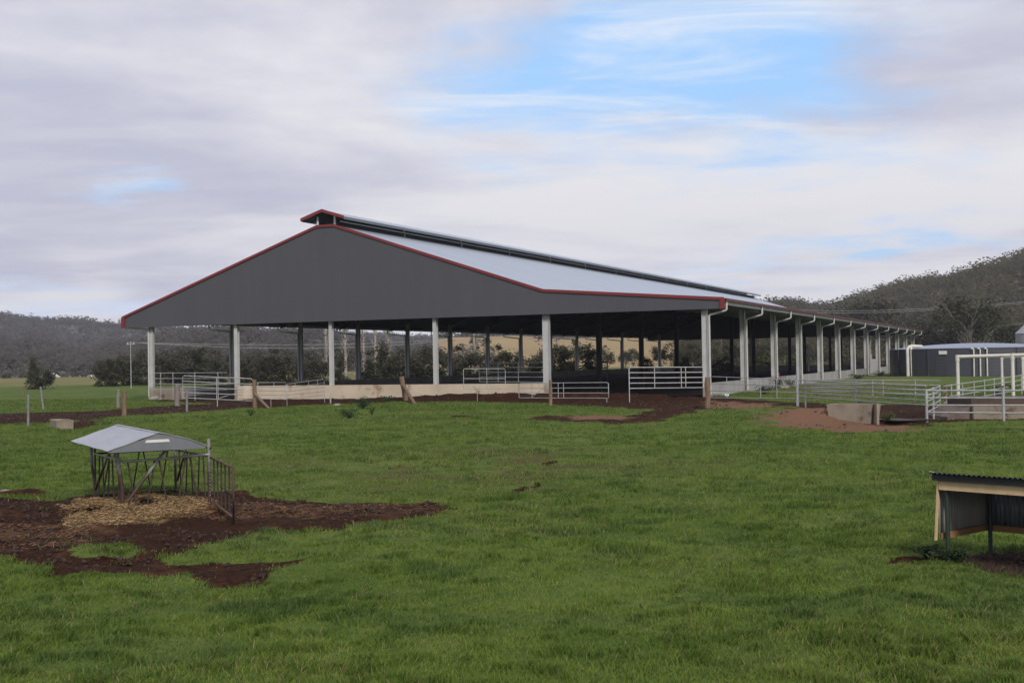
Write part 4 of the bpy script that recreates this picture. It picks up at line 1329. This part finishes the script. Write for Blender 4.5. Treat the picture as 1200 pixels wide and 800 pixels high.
tree_px('pine', 40, 412, 182, 'dark cone shaped tree standing alone in the left paddock', 0, .8)
tree_px('bushy', 53, 429, 180, 'round dark bush leaning against the lone left paddock tree', 1, .9, name='bush', cat='bush')
ROWG = 'trees in the dark row beyond the barn'
row = [  # kind, px, ytop, Y, width factor, label
    ('bushy', 124, 420, 196, .85, 'leftmost dark bush of the row beside the utility pole'),
    ('bushy', 136, 416, 200, 1.2, 'broad dark bush just left of the utility pole'),
    ('bushy', 163, 421, 205, 1.0, 'dark bush between utility pole and leftmost barn column'),
    ('gum', 171, 408, 260, .9, 'olive tree behind the leftmost barn column'),
    ('bushy', 192, 413, 200, 1.1, 'dark bush right of the leftmost barn column'),
    ('pine', 206, 411, 210, 1.3, 'narrow dark conifer over the rail fence'),
    ('bushy', 222, 410, 205, 1.1, 'tall dark bush above the middle of the white gate'),
    ('pine', 238, 405, 212, 1.2, 'pointed dark conifer tallest above the white gate'),
    ('bushy', 256, 419, 200, 1.0, 'low dark bush left of the paired columns'),
    ('bushy', 288, 420, 205, 1.1, 'low dark bush right of the paired columns'),
    ('bushy', 303, 417, 215, 1.1, 'dark bush above the braced timber post'),
    ('bushy', 317, 414, 205, 1.1, 'dark tree with a bushy top left of the dark second column'),
    ('pine', 334, 413, 210, 1.3, 'dark conifer touching the second far side column'),
    ('bushy', 357, 419, 205, 1.1, 'low bush right of the second far side column'),
    ('bushy', 372, 421, 200, 1.1, 'low bush left of the slim middle column'),
    ('pine', 399, 412, 205, 1.0, 'upright dark conifer just right of the slim middle column'),
    ('pine', 432, 409, 210, 1.2, 'dark conifer between pale poplar trunks'),
    ('pine', 447, 397, 215, 1.1, 'tall dark conifer between the poplars'),
    ('bushy', 462, 416, 205, 1.0, 'bush behind the leaning timber post'),
    ('bushy', 485, 412, 205, 1.1, 'dark bush right of the leaning timber post'),
    ('pine', 497, 402, 212, 1.3, 'tall dark tree left of the second slim column'),
    ('bushy', 513, 420, 205, 1.0, 'low bush behind the second slim column'),
    ('pine', 538, 403, 225, 1.2, 'dark tree before the left end of the tan hill'),
    ('bushy', 549, 412, 220, 1.1, 'rounded dark tree below the tan hill'),
    ('bushy', 570, 415, 225, 1.0, 'bush over the left of the guard rail'),
    ('pine', 585, 402, 230, 1.1, 'pointed dark tree before the middle of the tan hill'),
    ('bushy', 597, 410, 225, 1.0, 'dark tree over the middle of the guard rail'),
    ('pine', 608, 408, 230, 1.2, 'dark tree before the right of the tan hill'),
    ('bushy', 626, 417, 235, 1.1, 'low grey bush left of the thick column'),
    ('bushy', 650, 404, 230, 1.1, 'dark tree right of the thick column'),
    ('pine', 662, 400, 235, 1.3, 'tall dark tree behind the low gate'),
    ('gum', 676, 402, 240, .9, 'grey green tree in the fourth opening right of the thick column'),
    ('pine', 690, 400, 235, 1.3, 'tall dark tree left of the dark interior column'),
    ('gum', 712, 412, 260, .8, 'hazy grey tree behind the black rail stand'),
    ('gum', 733, 411, 270, .8, 'hazy grey tree left of the round bale'),
    ('bushy', 757, 418, 250, 1.0, 'grey bush above the round bale'),
    ('gum', 775, 405, 270, .9, 'grey tree above the right of the white panel'),
    ('green', 800, 417, 240, 1.2, 'green shrub above the white panel'),
    ('gum', 812, 402, 280, .9, 'grey tree left of the corner column'),
    ('green', 846, 416, 250, 1.3, 'yellow green shrub right of the corner column'),
    ('gum', 858, 400, 300, 1.0, 'tall grey tree right of the corner column'),
    ('gum', 884, 402, 310, 1.0, 'grey tree between the second and third side columns'),
    ('green', 893, 412, 270, 1.4, 'green bush between the second and third side columns'),
    ('gum', 920, 402, 320, 1.0, 'grey tree between the third and fourth side columns'),
    ('green', 928, 416, 290, 1.3, 'green bush left of the fourth side column'),
]
for i, (kd, px, yt, Y, sx, lab) in enumerate(row):
    tree_px(kd, px, yt - 1, Y, lab, i, sx, ROWG)
BK = [(182, 'leftmost pale gum of the hazy back row', 409), (214, 'pale gum in the back row behind the white gate', 405), (249, 'grey gum rising behind the paired columns', 408), (278, 'grey gum just right of the paired columns', 410),
      (296, 'hazy gum over the braced timber post', 409), (325, 'hazy gum left of the second far side column', 406), (349, 'grey gum at the second far side column', 410), (366, 'grey gum left of the slim middle column', 408),
      (390, 'grey gum hidden by the slim middle column', 404), (415, 'pale gum between slim middle column and bare poplar', 408), (470, 'pale gum over the leaning timber post', 405), (506, 'grey gum touching the second slim column', 406),
      (524, 'hazy gum before the left flank of the tan hill', 407), (638, 'hazy gum at the left edge of the thick column', 408), (700, 'hazy gum beside the dark interior column', 409), (742, 'hazy gum above the left of the round bale', 408),
      (790, 'pale gum over the middle of the white panel', 407), (835, 'pale gum just right of the corner column', 406), (870, 'tall hazy gum behind the second side column', 402), (905, 'hazy gum behind the third side column', 401), (940, 'hazy gum behind the fourth side column', 401)]
for i, (px, lab, yt) in enumerate(BK):
    tree_px('gum', px, yt, 285 + (i * 37) % 40, lab, i, 1.25, 'hazy back row of gums')
POPG = 'bare poplars behind the barn'
for i, (px, lab) in enumerate(((382, 'pale bare poplar left of the slim middle column'), (405, 'pale bare poplar right of the slim middle column'), (426, 'bare poplar in the middle between two slim columns'), (440, 'bare poplar before the tall conifer'), (456, 'bare poplar right of the tall conifer'), (478, 'bare poplar above the leaning timber post'), (556, 'thin bare poplar before the tan hill'))):
    tree_px('poplar', px, 355 + (i % 3) * 6, 255 + 4 * i, lab, i, .9, POPG)

# big dead-limbed gum behind the tank
g = V(1137, 430, 232); g.z = 0
t_ = thing('gum_tree', 'big dark gum with bleached bare limbs behind the water tank', 'tree', g)
hh = V(1137, 350, 232).z
cm = crown_mesh('crown', 901, hh, 11.5, hh * .42, 26, 3000, .55, MT['leaf_dark'])
cm2 = trunk_mesh('trunk', 901, hh, 12, hh * .3, .38, MT['bark_pale'], 14)
for nm, me_ in (('trunk', cm2), ('crown', cm)):
    o = bpy.data.objects.new(nm, me_); COL.objects.link(o); o.parent = t_
for i, (px, yt, Y, kd, sx, lab) in enumerate(((1108, 372, 240, 'gum', 1.0, 'dark gum at the left side of the big gum'), (1165, 370, 245, 'gum', .9, 'grey gum right of the big gum'), (1188, 376, 235, 'bushy', .9, 'dark round tree beside the silo'),
        (1085, 385, 250, 'gum', 1.0, 'grey tree above the far end of the barn'), (1020, 345, 330, 'gum', 1.1, 'tall olive gum rising over the barn eave'), (1000, 352, 340, 'gum', 1.1, 'brown green gum left of the tall olive gum'),
        (1058, 362, 310, 'gum', 1.1, 'brownish gum over the barn eave end'), (1080, 368, 300, 'gum', 1.0, 'low brown gum right of the eave end'))):
    tree_px(kd, px, yt, Y, lab, i, sx, 'trees behind the water tank')

# ------------------------------------------------------------------ power poles and wires
def pole(label, px, ytop, ybase_Y, lean=0, arm=.9, mat='timber_grey', r=.11):
    g = V(px, 440, ybase_Y); g.z = 0
    h = V(px, ytop, ybase_Y).z
    t = thing('utility_pole', label, 'pole', g)
    MB().tube([(0, 0, -.3), (lean, 0, h)], [r * 1.2, r * .8], 8).build('pole_shaft', MT[mat], t)
    MB().box(lean - arm, lean + arm, -.05, .05, h - .55, h - .43).build('cross_arm', MT[mat], t)
    for s in (-.8, 0, .8):
        MB().tube([(lean + s * arm, 0, h - .43), (lean + s * arm, 0, h - .25)], .04, 6).build('insulator', MT['white'], t)
    return g + Vector((lean, 0, h - .25)), arm


A1, ar = pole('slim grey utility pole standing in grass left of the barn', 153.5, 399, 171, 0, .55, 'galv_pipe', .06)
A2, _ = pole('brown utility pole seen before the tan hill through the barn', 531.5, 396, 262, -.25, .8, 'timber', .2)
A3, _ = pole('utility pole standing beyond the right edge of the yard', 1330, 340, 190, 0, 1.2)
A4, _ = pole('far utility pole hidden behind the barn roof', 846, 356, 420, 0, 1.2)


def wire(label, a, b, sag, r, group):
    pts = [a.lerp(b, k / 20) - Vector((0, 0, sag * 4 * (k / 20) * (1 - k / 20))) for k in range(21)]
    mb = MB().tube(pts, r, 5)
    tag(mb.build('power_line', MT['wire'], None, a), label, 'wire', group)


WGp = 'overhead power lines'
for s, nm in ((-.8, 'lower'), (.8, 'upper')):
    wire('%s thin power line running behind the barn from the slim pole' % {'lower': 'nearer', 'upper': 'farther'}[nm], A1 + Vector((s * .5, 0, 0)), A2 + Vector((s, 0, 0)), 1.0 + s * .4, .028, WGp)
for s, zz_, nm in ((-.9, 0, 'lower of the two close power lines crossing the right hillside'), (0, .25, 'upper of the two close power lines crossing the right hillside')):
    wire(nm, A3 + Vector((s, 0, zz_)), A4 + Vector((s, 0, zz_ * 3)), 3.0, .042, WGp)
wire('lowest single power line passing behind the big gum on the right', A3 + Vector((0, 0, -3.0)), A4 + Vector((0, 0, -7.5)), 3.0, .038, WGp)


# ------------------------------------------------------------------ far houses
def house(label, px, ytop, Y, w, d, gable):
    g = V(px, 440, Y); g.z = -3.2
    zt = V(px, ytop, Y).z + 3.2
    t = thing('farm_house', label, 'house', g, gable)
    zw = zt * .62
    MB().box(-w / 2, w / 2, -d / 2, d / 2, -.3, zw).build('wall', MT['house_wall'], t)
    MB().prism([(-w / 2 - .7, zw + .01), (w / 2 + .7, zw + .01), (w / 2 - w * .28, zt), (-w / 2 + w * .28, zt)], -d / 2 - .6, d / 2 + .6).build('roof', MT['white'], t)
    for x in (-w * .3, w * .05, w * .3):
        MB().box(x - .6, x + .6, -d / 2 - .06, -d / 2 + .02, zw * .35, zw * .8).build('window', MT['glass'], t)
    return t


house('small white roofed farmhouse right of the lone paddock tree', 58, 437, 422, 6.5, 6, .3)
house('long low pale roofed shed right of the white farmhouse', 95, 439.5, 424, 10, 7, -.1)


# ------------------------------------------------------------------ hills and their woods
def hill(name, prof, r0, r1, drop, mat, seed, amp, th, back=500):
    """terrain sheet: profile gives the tree-top skyline (px, row) at distance r1"""
    pxs = np.array([p[0] for p in prof], float); ys = np.array([p[1] for p in prof], float)
    az = np.linspace(math.atan((pxs[0] - 600) / F), math.atan((pxs[-1] - 600) / F), 150)
    px = 600 + F * np.tan(az)
    row_ = np.interp(px, pxs, ys)
    zr_ = np.array([V(float(a), float(b), r1 * math.cos(float(c))).z for a, b, c in zip(px, row_, az)]) - th
    rr = np.concatenate([np.linspace(r0, r1, 46), np.linspace(r1 + back / 10, r1 + back, 8)])
    A_, R_ = np.meshgrid(az, rr)
    t = np.clip((R_ - r0) / (r1 - r0), 0, 1)
    bk = np.clip((R_ - r1) / back, 0, 1)
    X = R_ * np.sin(A_); Y = R_ * np.cos(A_)
    shape = np.sin(t * PI / 2) ** 1.35
    Zr = np.broadcast_to(zr_, A_.shape)
    nz = (fbm(A_ * 14, R_ / (r1 * .22), seed, 4) - .5)
    Z = Zr * shape + amp * nz * np.sin(t * PI) - bk * np.maximum(Zr, 0) * drop
    edge = np.minimum(np.clip((A_ - az[0]) / .03, 0, 1), np.clip((az[-1] - A_) / .03, 0, 1))
    Z = Z * edge - 4.5 * (1 - np.clip(t * 9, 0, 1))
    nA, nR = len(az), len(rr)
    idx = np.arange(nA * nR).reshape(nR, nA)
    f = np.stack([idx[:-1, :-1], idx[:-1, 1:], idx[1:, 1:], idx[1:, :-1]], -1).reshape(-1)
    me = bigmesh(name, np.stack([X, Y, Z], -1).reshape(-1, 3), f, 4, mat, None, True)
    o = bpy.data.objects.new(name, me); COL.objects.link(o); tag(o, kind='structure')
    def sample(a, r):
        ia = np.clip((a - az[0]) / (az[-1] - az[0]) * (nA - 1), 0, nA - 1.001); ir = np.interp(r, rr, np.arange(nR))
        ir = np.clip(ir, 0, nR - 1.001)
        i0 = ia.astype(int); j0 = ir.astype(int); fa = ia - i0; fr = ir - j0
        return (Z[j0, i0] * (1 - fa) + Z[j0, i0 + 1] * fa) * (1 - fr) + (Z[j0 + 1, i0] * (1 - fa) + Z[j0 + 1, i0 + 1] * fa) * fr
    return az, sample


def wood(name, label, az, sample, ra, rb, n, th, leaves, leaf, mat, seed, dens=None, vary=.06):
    r = np.random.default_rng(seed)
    a = r.uniform(az[0] + .01, az[-1] - .01, n); q = np.sqrt(r.uniform(ra ** 2, rb ** 2, n))
    if dens is not None:
        k = r.random(n) < dens(a, q); a = a[k]; q = q[k]; n = len(a)
    X = q * np.sin(a); Y = q * np.cos(a); Z = sample(a, q)
    H = th * (.55 + .75 * r.random(n) ** 1.5); Wd = H * r.uniform(.30, .5, n)
    tone = np.clip(sstep(.30, .70, fbm(a * 9, q / (rb * .10), seed, 3)) * .75 + .3 * fbm(X / 40, Y / 40, seed + 3, 2) + r.normal(size=n) * vary - .05, 0, 1)
    # leaf clumps per tree
    P = r.normal(size=(n, leaves, 3)); P /= np.linalg.norm(P, axis=2)[..., None]; P *= (r.random((n, leaves, 1)) ** .4)
    C_ = np.stack([X, Y, Z + H * .62], 1)[:, None] + P * np.stack([Wd, Wd, H * .40], 1)[:, None]
    C_ = C_.reshape(-1, 3); T_ = np.clip(np.repeat(tone, leaves) + r.normal(size=n * leaves) * vary, 0, 1)
    vs, f = quads_cloud(C_, leaf * r.uniform(.6, 1.35, len(C_)), seed + 1, 1.3, .75)
    # pale trunks
    w = .018 * H; tz = np.stack([X, Y, Z - .5], 1)
    s = np.stack([w, 0 * w, 0 * w], 1); up = np.stack([r.normal(size=n) * .5, 0 * w, H * .75], 1)
    tv = np.stack([tz - s, tz + s, tz + up + s * .5, tz + up - s * .5], 1).reshape(-1, 3)
    vs = np.concatenate([vs, tv]); f = np.arange(len(vs), dtype=np.int32)
    rnd = np.concatenate([np.repeat(T_, 4), np.repeat(np.full(n, .8), 4)])
    me = bigmesh(name, vs, f, 4, mat, dict(rnd=rnd))
    o = bpy.data.objects.new(name, me); COL.objects.link(o)
    tag(o, label, 'woodland', kind='stuff')


def hillmat(name, c1, c2, c3, s=.01):
    m, nt, p = newmat(name)
    g = N(nt, 'ShaderNodeNewGeometry'); co = g.outputs['Position']
    n1 = noise(nt, co, s, 5, .6); n2 = noise(nt, co, s * 7, 5, .65)
    col = mixc(nt, ramp(nt, n1, .35, .65), c1, c2); col = mixc(nt, ramp(nt, n2, .5, .7), col, c3)
    L(nt, col, p.inputs['Base Color']); p.inputs['Roughness'].default_value = .95; p.inputs['Specular IOR Level'].default_value = .1
    return m


HM_L = hillmat('far_hill', (.150, .135, .105), (.175, .155, .118), (.125, .118, .092))
HM_R = hillmat('near_hill', (.145, .120, .082), (.165, .140, .094), (.115, .102, .07))
HM_T = hillmat('tan_pasture', (.34, .25, .125), (.29, .215, .105), (.25, .20, .10), .012)

az, sm_ = hill('hill_range', [(-500, 350), (-200, 352), (0, 361), (50, 367), (90, 371), (120, 378), (150, 380), (200, 379), (300, 381), (400, 384), (480, 386), (560, 389), (640, 388), (700, 390), (800, 392), (900, 394), (1000, 392)], 800, 1600, .5, HM_L, 3, 62, 16)
wood('far_forest', 'grey green forest covering the long far hill range on the left', az, sm_, 820, 1640, 15000, 9, 22, 1.9, MT['wood_left'], 31)
az, sm_ = hill('foothill', [(-500, 388), (-200, 392), (0, 396), (60, 402), (110, 412), (160, 414), (210, 404), (280, 398), (340, 396), (400, 402), (470, 408), (540, 416), (600, 424)], 430, 900, .6, HM_L, 8, 34, 7)
wood('foothill_forest', 'grey brown wood on the lower spurs before the far hill range', az, sm_, 440, 920, 8000, 7.5, 26, 1.35, MT['wood_left'], 41)
az, sm_ = hill('pasture_hill', [(470, 408), (500, 399), (530, 396), (600, 396), (650, 397), (720, 396), (800, 396), (860, 400), (920, 410)], 400, 780, .4, HM_T, 15, 8, 0)
wood('hill_trees', 'scattered grey trees dotted over the tan pasture hill', az, sm_, 420, 800, 620, 8, 60, 1.1, MT['wood_left'], 51, lambda a, q: .07 + .93 * (q > 775))
az, sm_ = hill('wooded_hill', [(780, 380), (860, 356), (905, 345), (940, 341), (985, 343), (1000, 338), (1040, 324), (1070, 316), (1110, 313), (1150, 306), (1200, 296), (1300, 278), (1450, 255), (1700, 250)], 350, 900, .5, HM_R, 23, 34, 16)
wood('hill_forest', 'dense brown green gum forest on the right hillside', az, sm_, 360, 930, 8000, 8.5, 46, 1.05, MT['wood_right'], 61)

# ------------------------------------------------------------------ haze
hb = MB().box(-2900, 2900, -700, 2900, -3, 260)
hm = bpy.data.materials.new('haze'); hm.use_nodes = True
nt = hm.node_tree; nt.nodes.clear(); out = nt.nodes.new('ShaderNodeOutputMaterial'); pv = nt.nodes.new('ShaderNodeVolumePrincipled')
pv.inputs['Color'].default_value = (.86, .88, 1.0, 1); pv.inputs['Density'].default_value = .00019; pv.inputs['Anisotropy'].default_value = .2
nt.links.new(pv.outputs[0], out.inputs['Volume'])
hz = hb.build('haze', hm); tag(hz, 'pale thin haze filling the valley air', 'haze', kind='stuff')

# ------------------------------------------------------------------ sky and sun
SUN_EL, SUN_AZ = math.radians(37), math.radians(166)   # azimuth clockwise from +Y: behind the camera, to the left
w = bpy.data.worlds.new('World'); sc.world = w; w.use_nodes = True
nt = w.node_tree; nt.nodes.clear()
out = nt.nodes.new('ShaderNodeOutputWorld'); bg = nt.nodes.new('ShaderNodeBackground'); L(nt, bg.outputs[0], out.inputs[0])
sky = nt.nodes.new('ShaderNodeTexSky'); sky.sky_type = 'NISHITA'; sky.sun_disc = False
sky.sun_elevation = SUN_EL; sky.sun_rotation = SUN_AZ; sky.air_density = 1.0; sky.dust_density = .6; sky.ozone_density = 1.5
tc_ = nt.nodes.new('ShaderNodeTexCoord'); sp = nt.nodes.new('ShaderNodeSeparateXYZ'); L(nt, tc_.outputs['Generated'], sp.inputs[0])
x_, y_, z_ = sp.outputs
zc = math_(nt, 'ADD', math_(nt, 'MAXIMUM', z_, 0.0), .07)
u_ = math_(nt, 'DIVIDE', x_, zc); v_ = math_(nt, 'DIVIDE', y_, zc)
cb = nt.nodes.new('ShaderNodeCombineXYZ'); L(nt, u_, cb.inputs[0]); L(nt, v_, cb.inputs[1]); cb.inputs[2].default_value = 3.7
n1 = noise(nt, cb.outputs[0], .80, 10, .62, .25)
mp = nt.nodes.new('ShaderNodeMapping'); mp.inputs['Location'].default_value = (4.3, 7.7, 1.0); L(nt, cb.outputs[0], mp.inputs[0])
n2 = noise(nt, mp.outputs[0], .60, 8, .58, .3)
# opening in the cloud high to the right of centre
ys_ = math_(nt, 'MAXIMUM', y_, .05)
a0_ = math_(nt, 'DIVIDE', x_, ys_); e0_ = math_(nt, 'DIVIDE', z_, ys_)
wv = noise(nt, cb.outputs[0], .8, 5, .6); wv2 = noise(nt, mp.outputs[0], 1.1, 5, .6)
a_ = math_(nt, 'ADD', a0_, math_(nt, 'MULTIPLY', math_(nt, 'SUBTRACT', wv, .5), .30))
e_ = math_(nt, 'ADD', e0_, math_(nt, 'MULTIPLY', math_(nt, 'SUBTRACT', wv2, .5), .10))
def blob(ac, ec, ra, re, sl):
    da = math_(nt, 'SUBTRACT', a_, ac); de = math_(nt, 'SUBTRACT', math_(nt, 'SUBTRACT', e_, ec), math_(nt, 'MULTIPLY', da, sl))
    d2 = math_(nt, 'ADD', math_(nt, 'POWER', math_(nt, 'DIVIDE', da, ra), 2.0), math_(nt, 'POWER', math_(nt, 'DIVIDE', de, re), 2.0))
    return math_(nt, 'POWER', 2.718, math_(nt, 'MULTIPLY', d2, -1.0))
gap = math_(nt, 'MAXIMUM', blob(.17, .245, .27, .078, .16), math_(nt, 'MULTIPLY', blob(-.31, .145, .07, .014, .1), .42))
gap = math_(nt, 'MAXIMUM', gap, math_(nt, 'MULTIPLY', blob(.30, .085, .24, .02, .12), .6))
gap = math_(nt, 'MAXIMUM', gap, math_(nt, 'MULTIPLY', blob(-.35, .045, .24, .02, .0), .6))
cov = math_(nt, 'SUBTRACT', math_(nt, 'ADD', math_(nt, 'MULTIPLY', n1, 1.5), .02), math_(nt, 'MULTIPLY', gap, .72))
cf = ramp(nt, cov, .18, .62)
dark = math_(nt, 'ADD', n2, math_(nt, 'MULTIPLY', math_(nt, 'SUBTRACT', math_(nt, 'MULTIPLY', e_, .9), math_(nt, 'MULTIPLY', a_, .30)), .65))
dk = ramp(nt, dark, .46, .76)
cloud = mixc(nt, dk, (6.55, 6.5, 6.65), (3.95, 4.05, 5.0))
blue = mixc(nt, .7, sky.outputs[0], (2.6, 5.1, 8.6))
blue = mixc(nt, ramp(nt, e_, .10, .0), blue, (5.4, 5.9, 7.9))
# thin high wisps drawn out along the wind
mp3 = nt.nodes.new('ShaderNodeMapping'); mp3.inputs['Rotation'].default_value = (0, 0, .35); mp3.inputs['Scale'].default_value = (.9, 2.0, 1); mp3.inputs['Location'].default_value = (2.1, .7, 5.0)
L(nt, cb.outputs[0], mp3.inputs[0])
n3 = noise(nt, mp3.outputs[0], 1.15, 10, .66, .5)
blue = mixc(nt, math_(nt, 'MULTIPLY', ramp(nt, n3, .42, .70), .85), blue, (6.7, 6.9, 7.2))
cloud = mixc(nt, math_(nt, 'MULTIPLY', ramp(nt, n3, .40, .72), .30), cloud, (6.4, 6.3, 6.5))
col = mixc(nt, cf, blue, cloud)
L(nt, col, bg.inputs[0]); bg.inputs[1].default_value = .09

sl = bpy.data.lights.new('sun', 'SUN'); sl.energy = 1.9; sl.angle = math.radians(12); sl.color = (1, .95, .88)
so = bpy.data.objects.new('sun', sl); COL.objects.link(so)
d = Vector((math.sin(SUN_AZ) * math.cos(SUN_EL), math.cos(SUN_AZ) * math.cos(SUN_EL), math.sin(SUN_EL)))
so.rotation_euler = d.to_track_quat('Z', 'Y').to_euler()
so.location = d * 200 * .9

sc.view_settings.view_transform = 'Standard'; sc.view_settings.look = 'None'
sc.view_settings.exposure = 0.66; sc.view_settings.gamma = 1.0; sc.view_settings.use_curve_mapping = False
sc.render.engine = 'CYCLES'
sc.cycles.max_bounces = 6; sc.cycles.diffuse_bounces = 3; sc.cycles.glossy_bounces = 2; sc.cycles.transmission_bounces = 2; sc.cycles.volume_bounces = 0
sc.cycles.use_denoising = True
